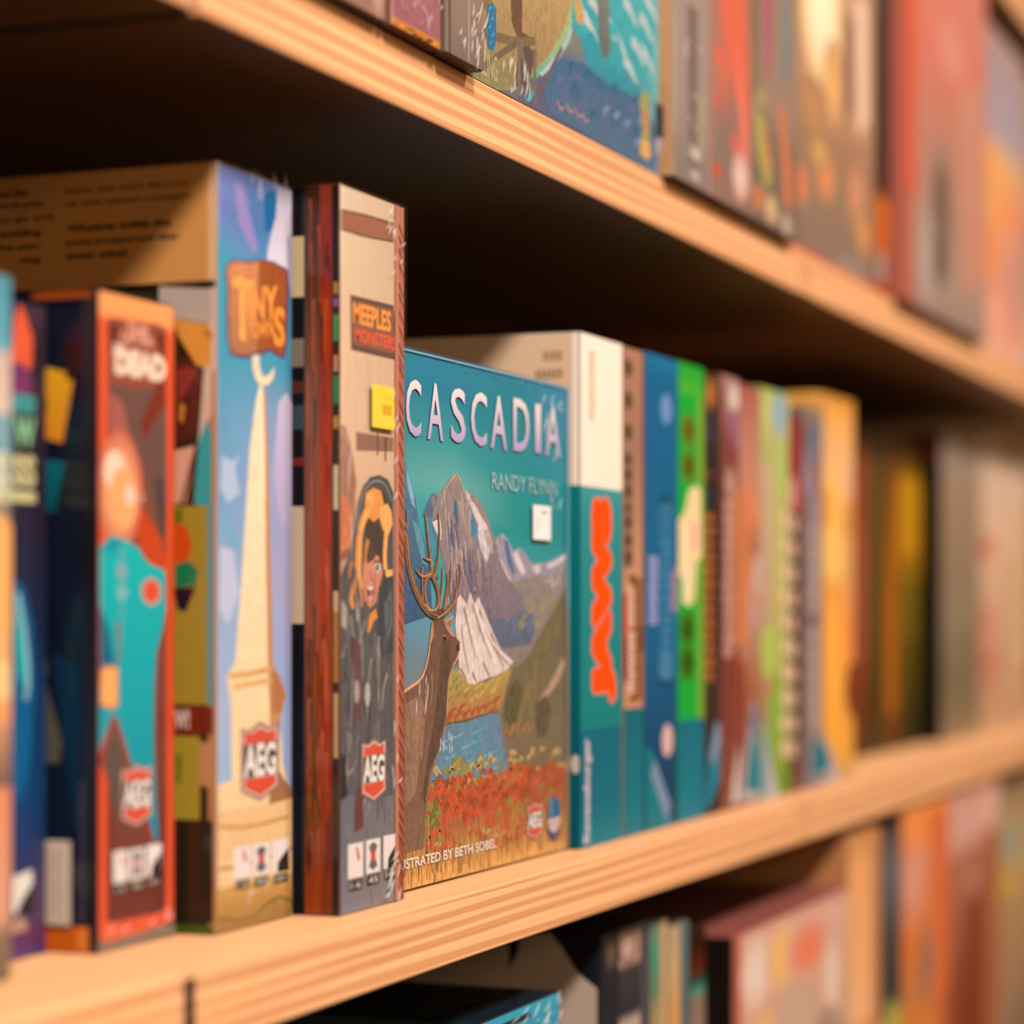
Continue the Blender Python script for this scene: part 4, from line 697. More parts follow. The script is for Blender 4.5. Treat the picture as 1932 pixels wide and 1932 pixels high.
b = (1.7060,1.7442,0.5250,-0.1510,0.1733,0.280); w, h = dims(b); A = blank(b, [(0, '#3A2E24'), (.1, '#2E2420'), (.4, '#241E20'), (.7, '#3A2820'), (1, '#1E1A18')])
A.glow(14.5,310, 12, 14, '#D87C34', '#5A3820'); A.rect(0,247.7,21.2,252.7, '#6A3A28'); A.rect(2.6,273,26.6,292.2, '#342C40'); A.rect(0,226.4,23.9,239.1, '#1A2A30')
dashes(A, 1.3,98.7,21.2,224.5, 13, '#B4642A'); A.poly([(1.3,19.4),(13.2,45.8),(29.3,64.6),(37.4,60.3),(37.4,24.8),(13.2,6.9),(1.3,3.9)], '#00788A'); A.poly([(13.2,45.8),(29.3,68.5),(38.8,64.2),(37.4,52.4),(18.5,33.8)], '#8098B0')
game_box(b, 'black spine with orange vertical lettering beside the green box', '#241C18', GM, A)

b = (1.7462,1.7932,0.5250,-0.1510,0.1761,0.280); w, h = dims(b); A = blank(b, [(0, '#B07C70'), (.05, '#A06862'), (.15, '#80403C'), (.35, '#742E26'), (.65, '#7A3A30'), (.8, '#7C3A2C'), (1, '#8A4A38')])
A.glow(36.2,311.1, 20, 16, '#E8D4C4', '#94605A'); A.poly([(22.1,300.8),(47.6,302.7),(47.6,272.4),(33.3,275.5)], '#96607A'); A.glow(24.9,246.2, 18, 16, '#C49A8A', '#7A3A30')
dashes(A, 5.5,115.4,33.3,235.4, 12, '#BC8E80', True, .85); A.rect(33.3,122.9,49,242.1, '#C87446'); A.poly([(33.3,118.9),(49,121.9),(49,78.1),(39,90.6)], '#8A2410'); A.poly([(33.3,22.5),(49,49.8),(49,4.4),(27.7,3.6)], '#D8C4BC')
game_box(b, 'maroon spine with greyish letters and a pale blob at its top', '#6A2E28', GM, A)

b = (1.7952,1.8523,0.5250,-0.1510,0.1733,0.280); w, h = dims(b); A = blank(b, [(0, '#A85848'), (.1, '#B87460'), (.2, '#C0806A'), (.3, '#DC7E54'), (.38, '#B06A50'), (.45, '#D07E5C'), (.55, '#C08E80'), (.62, '#B07A5C'), (.75, '#A05438'), (1, '#9A6458')])
A.rect(2.9,122.6,21.8,241, '#D0784A'); A.ell(51.6,178, 12, 16, '#C8A8A0'); A.poly([(4.3,110.4),(15.9,110.2),(13,41),(4.3,37.4)], '#7A1E10')
A.poly([(4.3,4.1),(36.6,85),(62.2,34.1),(62.2,1.6)], '#B8A8A8'); A.poly([(15.9,12.3),(39.5,72.6),(60.7,30),(60.7,7.5)], '#007A84'); A.poly([(27.7,64.8),(42.5,80.7),(51.6,47.2),(36.6,43.8)], '#5A7890')
game_box(b, 'orange brown spine with a small blue triangle at its foot', '#9A5644', GM, A)

b = (1.8544,1.9396,0.5250,-0.1510,0.1759,0.280); w, h = dims(b); A = blank(b, [(0, '#B0B860'), (.06, '#C4BE78'), (.14, '#B4AC68'), (.25, '#B8B468'), (.5, '#BCAC64'), (.7, '#96A040'), (.9, '#8AA03C'), (1, '#6A8A24')])
A.vgrad(.7, 60, w * .38, h - 60, [(0, '#C8A484'), (.5, '#C49A80'), (1, '#A87050')]); A.ell(54.6,308.5, 20, 18, '#8CA8B4'); A.poly([(41.9,287.1),(70.8,284.6),(74.1,246),(48.2,242.7)], '#AEBE68')
A.ell(26.1,118.1, 26, 22, '#B0BC58'); A.poly([(19.9,79.5),(54.6,91.1),(61.1,52.3),(32.4,49.4)], '#86A83C'); A.poly([(7.6,-0.4),(16.8,45.9),(41.9,14.9),(54.6,-2.2)], '#C8B4AC'); A.poly([(1.5,5),(7.6,75.7),(23,37.2),(26.1,3.3)], '#8A9AA8')
dashes(A, 61.1,30.8,87.2,237.9, 10, '#E4C094', True, .7)
game_box(b, 'yellow green box with a blue spot near its top and cream letters', '#8A9A48', GM, A)

b = (1.9416,1.9800,0.5250,-0.1510,0.1642,0.280); w, h = dims(b); A = blank(b, [(0, '#5A4038'), (.03, '#8A1C28'), (.2, '#9A1620'), (.25, '#B02A2C'), (.27, '#6A4038'), (.4, '#4A3830'), (.85, '#4A3632'), (1, '#8A5040')])
A.ell(6.6,246.9, 11, 14, '#DCA08A'); dashes(A, 1.7,29.3,21.7,234.4, 10, '#DDB090', True, .7); A.rect(1.7,7.5,10,24.4, '#2A1608')
game_box(b, 'dark spine with a red upper end and cream letters', '#4A302C', GM, A)

b = (1.9821,2.0473,0.5250,-0.1510,0.1708,0.280); w, h = dims(b); A = blank(b, [(0, '#8A7468'), (.08, '#6A5A58'), (.12, '#7A6E78'), (.2, '#94828C'), (.35, '#907878'), (.6, '#8A7270'), (.85, '#9A8078'), (1, '#8A7C84')])
A.glow(45.5,299.2, 16, 14, '#2A6A8C', '#8A7C84'); A.rect(34.8,245.4,56.3,278.1, '#96605C'); dashes(A, 13.8,53,52.7,225.8, 10, '#AE948C', True, .85); A.rect(10.3,137.7,56.3,146.5, '#6A5A66')
A.poly([(27.7,11.2),(34.8,38.6),(67.2,47),(67.2,11.4)], '#007482'); A.rect(1.7,2.6,13.8,249, '#584844')
game_box(b, 'grey lavender spine with a blue dot and a teal corner, left of the yellow box', '#7A6664', GM, A)

b = (2.0493,2.1622,0.5250,-0.1510,0.1880,0.280); w, h = dims(b); A = blank(b, [(0, '#D88C30'), (.05, '#F0A850'), (.15, '#F2B478'), (.25, '#FFC060'), (.45, '#FFC468'), (.5, '#F4A040'), (.6, '#FFAC44'), (.75, '#FFAE40'), (.9, '#F8A838'), (1, '#D89A50')])
A.vgrad(w * .62, 40, w - .7, h - 60, [(0, '#F0B088'), (.4, '#E0A060'), (.6, '#F29048'), (1, '#F0A040')]); A.glow(91,229.3, 26, 22, '#C89048', '#F0A050'); A.ell(114.9,79.1, 34, 26, '#7A3820'); A.glow(14.6,238.2, 20, 20, '#E89838', '#F8A848')
A.poly([(-0,0.5),(7.3,45.7),(42.7,16.2),(71.5,-0.5)], '#B8A8A0'); A.poly([(-0,9.6),(1.8,36.9),(22.1,26.6),(25.8,12.6)], '#007482')
game_box(b, 'rounded yellow orange box, the brightest at the end of the lit spines', '#E09A40', GM, A, bev=.006)

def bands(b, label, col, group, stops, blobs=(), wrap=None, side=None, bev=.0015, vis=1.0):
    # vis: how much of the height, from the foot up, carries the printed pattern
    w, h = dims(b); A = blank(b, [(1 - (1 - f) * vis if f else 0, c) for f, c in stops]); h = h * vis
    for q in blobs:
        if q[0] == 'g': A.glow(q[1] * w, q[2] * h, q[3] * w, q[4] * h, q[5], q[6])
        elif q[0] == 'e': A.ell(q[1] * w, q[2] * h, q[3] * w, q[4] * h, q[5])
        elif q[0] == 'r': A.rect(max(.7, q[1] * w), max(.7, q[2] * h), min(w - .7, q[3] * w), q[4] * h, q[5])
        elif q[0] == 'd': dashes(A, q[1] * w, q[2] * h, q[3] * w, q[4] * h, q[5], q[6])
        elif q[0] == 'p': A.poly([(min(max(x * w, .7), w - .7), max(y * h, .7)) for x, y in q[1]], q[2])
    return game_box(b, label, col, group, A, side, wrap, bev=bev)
bands((2.4116,2.4787,0.5850,-0.1510,0.1870,0.280), 'reddish brown spine set back, just right of the yellow box', '#5A2810', GM, [(0, '#5A3424'), (.1, '#8A3E20'), (.4, '#9A4424'), (.6, '#94482A'), (.8, '#7A2E08'), (1, '#4A2408')], [('d', .3, .3, .7, .7, 8, '#A0583A')])  # this and the next three spines: shade at the foot is in the print
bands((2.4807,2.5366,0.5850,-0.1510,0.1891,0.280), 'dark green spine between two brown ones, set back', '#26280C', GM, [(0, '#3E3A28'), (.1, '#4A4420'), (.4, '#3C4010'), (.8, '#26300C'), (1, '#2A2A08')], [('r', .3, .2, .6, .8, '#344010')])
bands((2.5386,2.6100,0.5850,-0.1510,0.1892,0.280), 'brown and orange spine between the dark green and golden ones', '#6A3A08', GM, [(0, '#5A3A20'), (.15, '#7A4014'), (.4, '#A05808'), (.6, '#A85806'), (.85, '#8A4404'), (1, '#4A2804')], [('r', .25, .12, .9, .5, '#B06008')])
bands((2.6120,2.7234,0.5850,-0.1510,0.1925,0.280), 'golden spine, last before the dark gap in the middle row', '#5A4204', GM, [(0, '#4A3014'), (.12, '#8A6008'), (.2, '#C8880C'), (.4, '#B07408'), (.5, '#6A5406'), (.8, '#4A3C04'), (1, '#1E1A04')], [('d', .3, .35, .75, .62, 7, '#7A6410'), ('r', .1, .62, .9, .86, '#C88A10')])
b = (2.7421,2.9756,0.5650,-0.1510,0.2008,0.280); D = blank_side(b, '#0C0A04'); D.ell(9, (b[4] - b[3]) * 1000 - 18, 12, 15, '#8A3420')  # left side coloured near black to stand for its shadow
bands(b, 'grey beige box with dark shaded left side, beyond the dark gap', '#4A4034', GM, [(0, '#9A8C80'), (.08, '#A89484'), (.2, '#B08C70'), (.4, '#A08468'), (.6, '#9A8470'), (.8, '#7C6C50'), (1, '#9A7C5C')], [('r', .55, .1, .85, .5, '#847050'), ('g', .6, .45, .2, .1, '#A08C5C', '#98806A')], wrap=[], side=D)
bands((2.9776,3.3353,0.5650,-0.1510,0.2148,0.280), 'cream and pink box with red streaks, at the right end of the middle row', '#C09078', GM, [(0, '#D8B898'), (.15, '#E4BCA0'), (.4, '#E8BC94'), (.6, '#DCA88A'), (.8, '#D08A6E'), (1, '#D8A478')], [('g', .12, .62, .16, .06, '#D85A3A', '#E4B498'), ('g', .1, .36, .14, .1, '#E0805C', '#DCA488'), ('g', .12, .24, .14, .04, '#DC5230', '#D89878'), ('r', .45, .1, .7, .6, '#D8AC7C'), ('r', .72, .2, .95, .8, '#E0B48C')])

# ================================================================ upper shelf, from the left
b = (0.9200,1.0804,0.4936,0.2850,0.6000,0.280); w, h = dims(b)
bands(b, 'grey pink box end at the top left of the upper shelf, mostly out of frame', '#8A6A60', GU, [(0, '#B89480'), (.85, '#B08878'), (.93, '#A87464'), (1, '#9A7060')], [('g', .93, .05, .05, .05, '#C8A090', '#A87868'), ('r', .985, .0, 1, 1, '#40343A')], wrap=[])
b = (1.0834,1.1448,0.4930,0.2850,0.5800,0.280); w, h = dims(b); A = blank(b, [(0, '#A87070'), (.7, '#B08078'), (.8, '#AC747A'), (.9, '#A8686E'), (.984, '#9C5E66'), (.988, '#D08038'), (1, '#B86A28')])
A._next()
for i in range(9): A.ell(random.uniform(4, w - 4), random.uniform(.8, 2.8), random.uniform(2, 4), .8, '#5A2E12' if i % 3 else '#E8A050', new=False)
A.strokes([([(u, v), (u + 6, v - 2), (u + 10, v - 7)], 1.4, .5) for u, v in [(random.uniform(2, w - 10), random.uniform(18, 100)) for _ in range(22)]], '#C89A98')
game_box(b, 'pink box with orange bottom strip overhanging the upper shelf edge', '#8A4A40', GU, A, None, wrap=[(2, 8, 58, 30, 16, 7, 30, 90)])
b = (1.1468,1.1971,0.4910,0.2850,0.5800,0.280); w, h = dims(b); A = blank(b, [(0, '#A88C80'), (.7, '#9C8478'), (.85, '#94786C'), (.93, '#8C7468'), (1, '#7C665C')])
A.line([(30, 2), (31, 60), (30, 120)], 1.0, '#C8B0A0'); A.vgrad(.7, .7, 6, 120, [(0, '#4A3834'), (1, '#5A443C')])
game_box(b, 'narrow grey box in loose clear film, left of the sea cover', '#6A564C', GU, A, None, wrap=[(30, 2, 50, 40, 13, 16, 70, 30), (8, 3, 30, 24, 5, 8, 50, 40)])
# large cover with the ship and the sea
b = (1.2011,1.5255,0.5010,0.2850,0.6000,0.280); w, h = dims(b); A = Art()
A.grid(.5, .5, w - .5, h - .5, [(0, ['#807858', '#A8805C', '#40A0A8', '#5CB8B4']), (.5, ['#807858', '#A8805C', '#38A0A8', '#70C0BC']), (.68, ['#8A7C54', '#B08858', '#2A98A4', '#86BCB8']), (.8, ['#7A7450', '#A89058', '#2A7890', '#60B4B4']), (.88, ['#80764E', '#5A6A80', '#30688A', '#68A4A8']), (.95, ['#7C7450', '#58587A', '#4A6C88', '#4C8098']), (1, ['#7A7050', '#5A5A78', '#50607E', '#6888A0'])])
A.paint = .5
A.poly([(3.9,58.2),(173.7,99.7),(158,70.7),(143.6,55),(124.2,38.4),(98.5,20.8),(73.7,6.8),(41.8,-3.9),(3.9,-12.7)], ('#C09862', '#88805A')); A.poly([(152.6,94.6),(187.7,103.2),(170.9,70.5),(150.8,50.9),(126,33.2),(96.8,16.8),(90.2,18.5),(119,35.4),(143.6,55),(158,73.9)], ('#C8C070', '#6AA884'))
A.poly([(164.4,69),(155.3,51.9),(133,34.7),(108.7,21.4),(105.3,22.8),(129.5,37),(149,52.4)], '#A8BCC0'); A.poly([(15.1,35.2),(57.6,50.7),(90.2,52.2),(141.8,60.8),(124.2,38.4),(90.2,19.1),(34.1,4.8),(15.1,9.5)], ('#B08C5E', '#8C7C52'))
A.poly([(57.6,71.4),(77.8,76.3),(77.8,40.5),(90.2,40.2),(88.5,18.8),(77.8,7.6),(72.1,21.4),(69.6,35.7),(61.6,42.8)], '#6A4C3A'); A.poly([(77.8,28.5),(86,34.8),(98.5,32.9),(90.2,16.1),(77.8,6.1),(67.2,8.5),(69.6,20.8)], '#5C4A44'); A.line([(15.1,26.6),(41.8,29.6),(69.6,32.7),(98.5,39.6)], 5, '#7A6448'); A.line([(15.1,6.6),(41.8,19.4),(69.6,32.7)], 4, '#6E6048'); A.poly([(15.1,61),(30.2,64.7),(34.1,39.5),(15.1,40.9)], '#8A6A44')
A.poly([(24.9,43.2),(34.1,46.8),(38.7,43.5),(38.7,26),(34.1,20.4),(26.4,19.9),(24.1,28.6)], '#2A6E90'); A.strokes([([(u - 2, v), (u + 2, v + 3)], 1.4, .8) for u, v in [(30.2,41.5),(33.3,36.5),(29.5,31.3),(34.1,27.9),(31,22.9)]], '#4A98B4')
A.paint = .2
A.text('TELLING', 6.1,4.5,40.3,18.2, '#B8AC84'); A.text('N', 70.4,3.2,100.2,35.1, '#75675A', bold=.01)
A.paint = .5
TQ = '#22A6AC'; WH = '#BCC8C4'
A.poly([(159.9,96.4),(320.9,135.7),(320.9,94),(304.4,66.3),(277.6,54),(246.5,56),(216.6,48.2),(197.2,53.9),(187.7,64.7),(169,57.4),(158,61.3)], ('#46B4B4', '#2A9CA4'))
A.strokes([([(u - 14, v + 4), (u, v), (u + 12, v - 8)], 9, 3) for u, v in [(202,82.4),(226.4,79.8),(267.1,95.6),(298.9,92.6),(246.5,71),(282.9,73.7),(192.5,68.9),(309.8,107.1),(267.1,58.6),(301.1,72.5)]], WH); A.strokes([([(u - 10, v), (u + 4, v - 3), (u + 12, v - 12)], 7, 3) for u, v in [(183,63.6),(216.6,54.7),(246.5,56),(277.6,84.5),(216.6,84.1),(304.4,83.5),(236.4,77.1),(293.5,60.6)]], TQ)
A.poly([(174.6,58.6),(195.3,67),(216.6,54.7),(252.6,52.3),(281.8,51.4),(293.5,46.9),(246.5,41),(206.8,39.7),(182.1,44.3)], ('#169CA6', '#2A8C9C')); A.poly([(202,106.7),(222.5,111.7),(226.4,73.2),(228.4,62.1),(220.5,54.9),(210.7,55.4),(204.9,68.5)], ('#7A8078', '#5E6A66')); A.poly([(159.9,77.5),(174.6,80.9),(180.2,72.6),(176.5,66),(167.2,65.9)], '#CAA05E')
A.poly([(107,16.4),(141.8,39),(178.3,43.5),(226.4,40.3),(288.2,42.5),(316.4,30.6),(316.4,2.9),(256.7,-0.5),(178.3,2),(124.2,3)], ('#34668A', '#4E6A86'))
A.strokes([([(u - 8, v + 2), (u, v + 8), (u + 10, v + 2)], 5, 2) for u, v in [(141.8,20.3),(169,28.9),(197.2,24.8),(226.4,27.2),(267.1,28.3),(178.3,11.6),(150.8,12.7),(216.6,12.2),(251.6,12)]], '#5C6488'); A.strokes([([(u - 6, v), (u, v + 8), (u + 8, v + 2)], 5, 2) for u, v in [(159.9,33.3),(187.7,35.8),(206.8,33.2),(236.4,35.7),(277.6,37),(197.2,11.9),(236.4,15.9),(277.6,16.7),(164.4,21.6)]], '#246080'); A.strokes([([(u - 6, v), (u + 4, v + 5)], 5, 2) for u, v in [(221.5,21.3),(261.9,20.6),(288.2,27.1),(282.9,12.5),(241.4,21.8)]], '#7C94A4')
A.line([(90.2,4),(107,13.4),(133,37.1),(141.8,45.2)], 4, '#6A5860', 3); A.strokes([([(u, v), (u + 6, v - 4), (u + 12, v - 2)], 3, 1.6) for u, v in [(133,12.4),(149,13.6),(163.5,13.9),(176.5,13.1)]], '#A87C80'); A.poly([(81.9,2.4),(93.5,10.7),(96.8,9),(90.2,3.4)], '#22A0A0')
A.poly([(282.9,41.4),(294.6,51.2),(303.3,48.8),(305.5,14.8),(296.8,6.4),(283.9,7.6),(290.3,25.8)], '#A09860'); A.poly([(283.9,9.3),(290.3,18.3),(303.3,18.5),(307.6,11),(298.9,5.4)], '#E0A860'); A.poly([(290.3,34.3),(301.1,39.8),(301.1,24.3),(292.5,21.1)], '#C88A50')
A.rect(316.4,14.6,327.5,47.3, '#10303C'); A.ell(322,19.1, 6, 6, '#B8A0A0')
game_box(b, 'large cover of a ship on a turquoise sea, on the upper shelf', '#5A6A70', GU, A, None, wrap=[(44, 2, 90, 20, 14, 11, 78, 14)], front_name='front_cover')

b = (1.5280,1.6174,0.4920,0.2850,0.6200,0.280); D = blank_side(b, [(0, '#D8A070'), (1, '#D09868')]); D.rect(3, 4, 9, 60, '#C89060'); D.rect(6.6,14.9,11,46.6, '#0C3444'); D.ell(8.4,19.9, 2, 6, '#C0A8A4')
bands(b, 'grey wrapped spine with a tan side, right of the sea cover', '#8A7068', GU, [(0, '#A89088'), (.6, '#A48C80'), (.75, '#988478'), (.9, '#8C7A72'), (1, '#8E7A70')], [('r', .35, .1, .6, .9, '#7C6860'), ('d', .62, .2, .78, .5, 14, '#B0A080'), ('r', .9, 0, 1, 1, '#B07C6C'), ('g', .55, .17, .18, .04, '#E0C8B8', '#948078'), ('g', .55, .06, .16, .03, '#D8C0AC', '#8E7C72')], wrap=[(8, 10, 70, 110, 12, 8, 70, 60)], side=D, vis=0.40)  # the two pale glows near the foot are painted film highlights
bands((1.6194,1.7138,0.4920,0.2850,0.6400,0.280), 'grey spine with red slashes and a white patch at its foot', '#8A5A50', GU, [(0, '#C06850'), (.5, '#B87060'), (.7, '#8A7068'), (1, '#946E64')], [('p', [(.1, 1), (.8, 1), (.95, .5), (.9, .3), (.6, .5), (.3, .7)], '#E8684C'), ('p', [(.05, .7), (.25, .66), (.7, .3), (.8, .12), (.62, .16), (.3, .45)], '#E86A50'), ('p', [(.55, .8), (.9, .4), (.95, .2), (.75, .25)], '#F07C68'), ('p', [(.3, .6), (.5, .45), (.62, .3), (.4, .36)], '#7A6E68'), ('r', .02, .6, .12, .68, '#E05A34'), ('r', .02, .4, .12, .48, '#D85A38'), ('r', .02, .1, .16, .16, '#DC5028'), ('g', .7, .16, .25, .12, '#F4D2BE', '#C88878')], wrap=[], vis=0.44)
bands((1.7158,1.8431,0.4920,0.2850,0.6300,0.280), 'blurred spine of olive, pink and orange flames on the upper shelf', '#7A6450', GU, [(0, '#A08868'), (.5, '#A08070'), (.65, '#806C58'), (.8, '#7C6A58'), (1, '#7A665A')], [('r', .02, .5, .14, 1, '#7C6A4C'), ('p', [(.2, 1), (.45, 1), (.4, .65), (.28, .6)], '#B05C6C'), ('r', .62, .66, .82, 1, '#7C8484'), ('g', .2, .52, .14, .06, '#B8A068', '#907C60'), ('p', [(.05, .46), (.25, .42), (.4, .22), (.3, .14), (.1, .3)], '#B4AC58'), ('p', [(.2, .44), (.4, .28), (.4, .2), (.25, .28)], '#D88A50'), ('p', [(.55, .56), (.68, .52), (.82, .3), (.85, .12), (.7, .14), (.64, .36)], '#E87850'), ('g', .12, .1, .14, .06, '#E47848', '#A07860'), ('g', .4, .08, .16, .07, '#EEC088', '#A08468'), ('g', .74, .05, .14, .06, '#D8B4A0', '#8C7464')], wrap=[], vis=0.52)
bands((1.8451,2.1493,0.5030,0.2850,0.6400,0.280), 'wide brown grey box with a bright cream glow at its top edge', '#8A6A58', GU, [(0, '#C09070'), (.4, '#B88A68'), (.6, '#A07458'), (.75, '#947458'), (.9, '#8A7060'), (.985, '#8C6C5C'), (.99, '#D8604A'), (1, '#D8604A')], [('g', .38, .86, .24, .3, '#FFF0C8', '#E0AC6C'), ('g', .5, .62, .1, .16, '#F2B468', '#B88860'), ('p', [(.75, 1), (.9, 1), (.92, .6), (.8, .5)], '#E8C0A0'), ('p', [(.62, .9), (.74, .9), (.74, .6), (.64, .55)], '#8A6454'), ('g', .14, .22, .1, .08, '#F07850', '#A47A5C'), ('g', .42, .3, .12, .1, '#E88A54', '#A07A5C'), ('g', .36, .36, .1, .06, '#D8A058', '#A8805C'), ('g', .3, .5, .16, .1, '#BC8454', '#A87C5C'), ('g', .78, .3, .12, .14, '#D89068', '#A0765C'), ('g', .86, .18, .08, .1, '#E89A50', '#A07454'), ('r', .55, .02, .85, .06, '#9A8474')], vis=0.70)
bands((2.1513,2.2075,0.5030,0.2850,0.6500,0.280), 'narrow black spine with an orange foot, left of the red box', '#2A1810', GU, [(0, '#3A302C'), (.6, '#2A1E1A'), (.66, '#4A2418'), (.7, '#C86010'), (.86, '#C85A0C'), (.88, '#8A2A14'), (1, '#A83014')], [('r', .1, .04, .8, .14, '#A88474')], vis=0.76)
b = (2.2098,2.6104,0.4900,0.2850,0.6650,0.280); D = blank_side(b, [(0, '#3A3432'), (.4, '#30221E'), (.62, '#3A1410'), (.66, '#C85A10'), (.84, '#C04A10'), (.87, '#A0200C'), (1, '#A8240C')])
bands(b, 'wide salmon and grey box with a red left edge and a dark upright streak', '#B05A48', GU, [(0, '#E88A78'), (.25, '#E87C68'), (.45, '#D08470'), (.7, '#BC8C7C'), (.9, '#B49484'), (1, '#A8887C')], [('r', 0, .3, .13, 1, '#E4553A'), ('r', 0, .0, .1, .3, '#C8604C'), ('g', .42, .3, .13, .22, '#5A4438', '#B48C7C'), ('r', .36, .12, .48, .42, '#6A5044'), ('g', .4, .18, .1, .1, '#443A36', '#8A746A'), ('p', [(.62, .7), (.95, .8), (.98, .2), (.7, .1)], '#DC947C'), ('g', .55, .8, .22, .12, '#F09C88', '#E4806C'), ('g', .25, .15, .08, .16, '#CDB4A8', '#B89484')], wrap=[], vis=0.90)
bands((2.6124,2.9503,0.5080,0.2850,0.6550,0.280), 'orange and lavender blurred box near the right edge of the upper shelf', '#C07850', GU, [(0, '#B08C80'), (.12, '#A89094'), (.3, '#A898A0'), (.38, '#E0A870'), (.55, '#F08C58'), (.75, '#E88E70'), (.9, '#F0A080'), (1, '#E8B090')], [('p', [(.05, .7), (.5, .62), (.6, .3), (.1, .3)], '#F4A45C'), ('g', .3, .32, .3, .1, '#F49050', '#EC9468'), ('g', .55, .14, .25, .08, '#FFB492', '#EE9A7C'), ('g', .75, .25, .25, .2, '#C8907C', '#E89878')])
bands((2.9523,3.2216,0.5080,0.2850,0.6450,0.280), 'pale grey brown box touching the right frame edge on the upper shelf', '#B08A78', GU, [(0, '#A88874'), (.5, '#B89080'), (1, '#D8AC90')], [('g', .2, .4, .3, .2, '#A08478', '#B89484')])

# ================================================================ bottom shelf, from the left
b = (1.2623,1.3893,0.5200,-0.5870,-0.2320,0.280); w, h = dims(b)
r, org = bands(b, 'blue box in crinkled film under the middle shelf, its top just visible', '#061C24', GL, [(0, '#2AA4C0'), (.1, '#1A86A4'), (1, '#106080')], [('r', 0, .975, .62, .985, '#0A2A34')], wrap=[(50, h - 24, w - 2, h - 1, 26, 14, 30, 40)])
b = (1.4805,1.5116,0.5250,-0.5870,-0.2099,0.280); D = Art(); hh = (b[4] - b[3]) * 1000; D.rect(.7, .7, 279, hh - .7, '#C0A490')
D.poly([(-9,392.9),(-9,331.6),(-1.8,340.7),(6.2,345),(15.6,351.4),(21.8,359.9),(27.3,367.9),(34.7,376.5),(34.7,397.8)], '#1C1A1E'); D.poly([(64.3,396.5),(55,396.9),(58.7,362.1),(64.3,351.4)], '#1A1608'); D.poly([(-9,304.4),(-9,320.7),(5.4,310.2),(1.8,296.8)], '#26242A')
D.vgrad(.7, .7, 3, hh - .7, [(0, '#26242A'), (1, '#3A3438')])
bands(b, 'black and cream spine with a pale grey side, behind the blue wrapped box', '#1E1C20', GL, [(0, '#26262A'), (.12, '#1E1E24'), (.3, '#34323A'), (1, '#4A4444')], [('g', .6, .96, .4, .03, '#6A5040', '#26262A')], side=D)
bands((1.5136,1.5776,0.5250,-0.5870,-0.2099,0.280), 'black spine with cream patches, second behind the blue wrapped box', '#2A2628', GL, [(0, '#2A2828'), (.02, '#A88068'), (.06, '#B48A74'), (.075, '#3A3434'), (.15, '#2C2A32'), (.17, '#B49A88'), (.3, '#B09484'), (.34, '#3A3844'), (1, '#3A3840')], [('r', .7, .6, 1, 1, '#4A4248'), ('g', .3, .96, .3, .03, '#C8A08C', '#6A544A')])
bands((1.5796,1.6184,0.5250,-0.5870,-0.2150,0.280), 'spine of green, cream and orange stripes on the bottom shelf', '#6A6A58', GL, [(0, '#6A8068'), (.06, '#3A9070'), (.12, '#5A7C5C'), (.18, '#A88858'), (.3, '#C87840'), (1, '#8A6A50')], [('r', .55, .6, .95, 1, '#C09870')])
bands((1.6204,1.6675,0.5250,-0.5870,-0.2220,0.280), 'orange and cream spine with a blue grey right edge, on the bottom shelf', '#7A6A5C', GL, [(0, '#B89A78'), (.08, '#C8A070'), (.15, '#D09858'), (.25, '#F08848'), (.4, '#E88048'), (1, '#7A6050')], [('r', .55, .5, 1, 1, '#5A6A68')])
bands((1.6695,1.7085,0.5250,-0.5870,-0.2320,0.280), 'dark brown spine with a green line and grey foot, left of the wide patterned box', '#2A160A', GL, [(0, '#1A0C06'), (.08, '#5A240A'), (.1, '#2A4438'), (.12, '#4A8C70'), (.14, '#8A705C'), (.25, '#96786A'), (1, '#6A5448')])
b = (1.7104,2.0588,0.5050,-0.5870,-0.2386,0.280); D = blank_side(b, '#140C08')
bands(b, 'wide patterned box of pink, yellow and orange patches with a maroon top', '#8A4A40', GL, [(0, '#C88878'), (.03, '#E0A890'), (.15, '#D8A088'), (.3, '#C8A080'), (.5, '#B88468'), (1, '#A07868')], [('r', 0, 0, .06, 1, '#B05A48'), ('g', .18, .9, .13, .09, '#ECD0C0', '#DCA890'), ('g', .38, .91, .13, .08, '#F0B860', '#E0A888'), ('g', .62, .9, .2, .07, '#EC7450', '#DCA088'), ('g', .84, .8, .1, .12, '#F0CDB4', '#D0A088'), ('g', .22, .7, .2, .12, '#F4BC58', '#D8A480'), ('g', .5, .72, .2, .12, '#C8A890', '#CCA084'), ('g', .45, .58, .24, .1, '#B47038', '#BC8C6C'), ('g', .2, .55, .16, .08, '#F09860', '#C89878'), ('g', .78, .62, .16, .12, '#9A8478', '#B89078'), ('g', .5, .46, .3, .06, '#9AA8A0', '#B08C78')], side=D)
bands((2.0608,2.1787,0.5050,-0.5870,-0.1960,0.280), 'tan topped salmon spine under the middle shelf, right of the patterned box', '#C07A4C', GL, [(0, '#C88850'), (.08, '#EFA468'), (.3, '#F2AC70'), (.4, '#F4B484'), (.45, '#E8905C'), (.6, '#E09468'), (1, '#DC9C74')], [('r', .72, .5, 1, .98, '#C88050')])
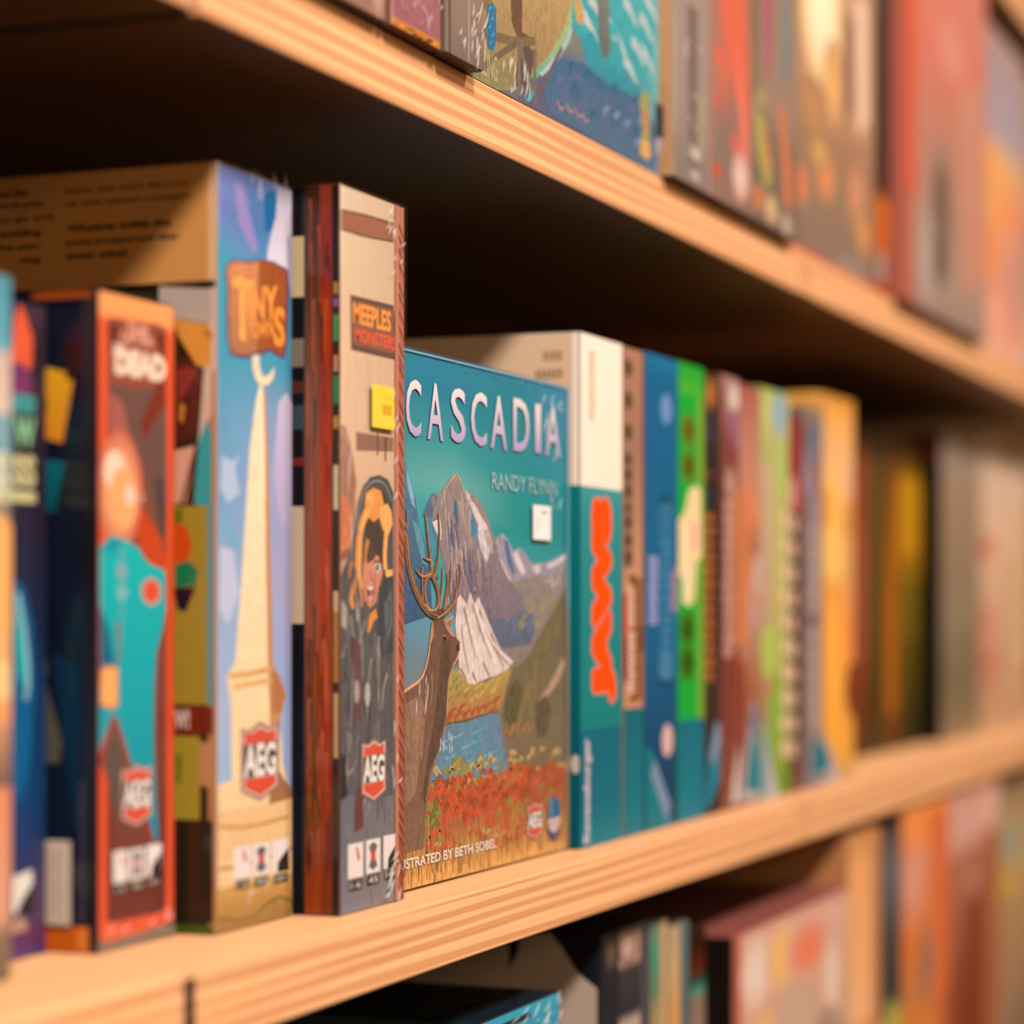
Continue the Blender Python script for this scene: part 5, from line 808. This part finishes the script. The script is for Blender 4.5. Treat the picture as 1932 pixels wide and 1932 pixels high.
bands((2.1807,2.2686,0.5200,-0.5870,-0.2030,0.280), 'dark grey spine with a yellow square, left of the orange box', '#3A3430', GL, [(0, '#5A4038'), (.1, '#6A6460'), (.3, '#504840'), (.48, '#4A4238'), (.5, '#D8C058'), (.62, '#E0B048'), (.66, '#8A7060'), (1, '#8A7060')])
b = (2.2706,2.4880,0.5050,-0.5870,-0.1885,0.280); D = Art(); hh = (b[4] - b[3]) * 1000; D.vgrad(.7, .7, 279, hh - .7, [(0, '#6A463C'), (.15, '#7C7470'), (.3, '#5A504A'), (.44, '#4A463C'), (.48, '#C8B858'), (.6, '#E8BC50'), (.64, '#8A7058'), (1, '#8A6A60')])
bands(b, 'orange box with a salmon patch and a grey smudge, on the bottom shelf', '#C06028', GL, [(0, '#F09048'), (.08, '#F48C48'), (.14, '#D89478'), (.25, '#DC8A64'), (.33, '#E0702C'), (.45, '#C87840'), (.6, '#E87C30'), (1, '#D87830')], [('r', .55, .5, .98, .97, '#E06C38'), ('g', .2, .82, .2, .08, '#E4A090', '#E08458'), ('g', .5, .6, .16, .12, '#7C6860', '#CC7A44'), ('r', .75, 0, .98, .5, '#C0603C'), ('r', .05, .0, .4, .4, '#EC8034')], side=D)
bands((2.4900,2.7702,0.5050,-0.5870,-0.1890,0.280), 'maroon box with a pink top, right of the orange box', '#7A3424', GL, [(0, '#CC8C74'), (.06, '#E0A090'), (.12, '#DCA090'), (.2, '#B4684C'), (.35, '#A45A40'), (.5, '#8A3E24'), (.7, '#7E3418'), (1, '#7A3420')], [('r', .35, .3, .62, .7, '#7A2E14'), ('g', .4, .76, .3, .07, '#B87860', '#A85C44'), ('r', .68, 0, .98, .86, '#A85C38'), ('g', .8, .93, .2, .05, '#E8B8A0', '#DCA090')])
bands((2.7722,3.1695,0.5200,-0.5870,-0.2000,0.280), 'olive beige box with a mustard patch, at the lower right frame corner', '#8A6A48', GL, [(0, '#8A6A58'), (.1, '#B08C60'), (.25, '#C0A068'), (.4, '#B88C58'), (.6, '#A8805C'), (.8, '#8A6C58'), (1, '#7A6050')], [('g', .35, .68, .25, .06, '#D0A44C', '#B8905C'), ('g', .4, .8, .2, .08, '#90988C', '#B89C68'), ('r', .1, .2, .3, .6, '#B08464')])
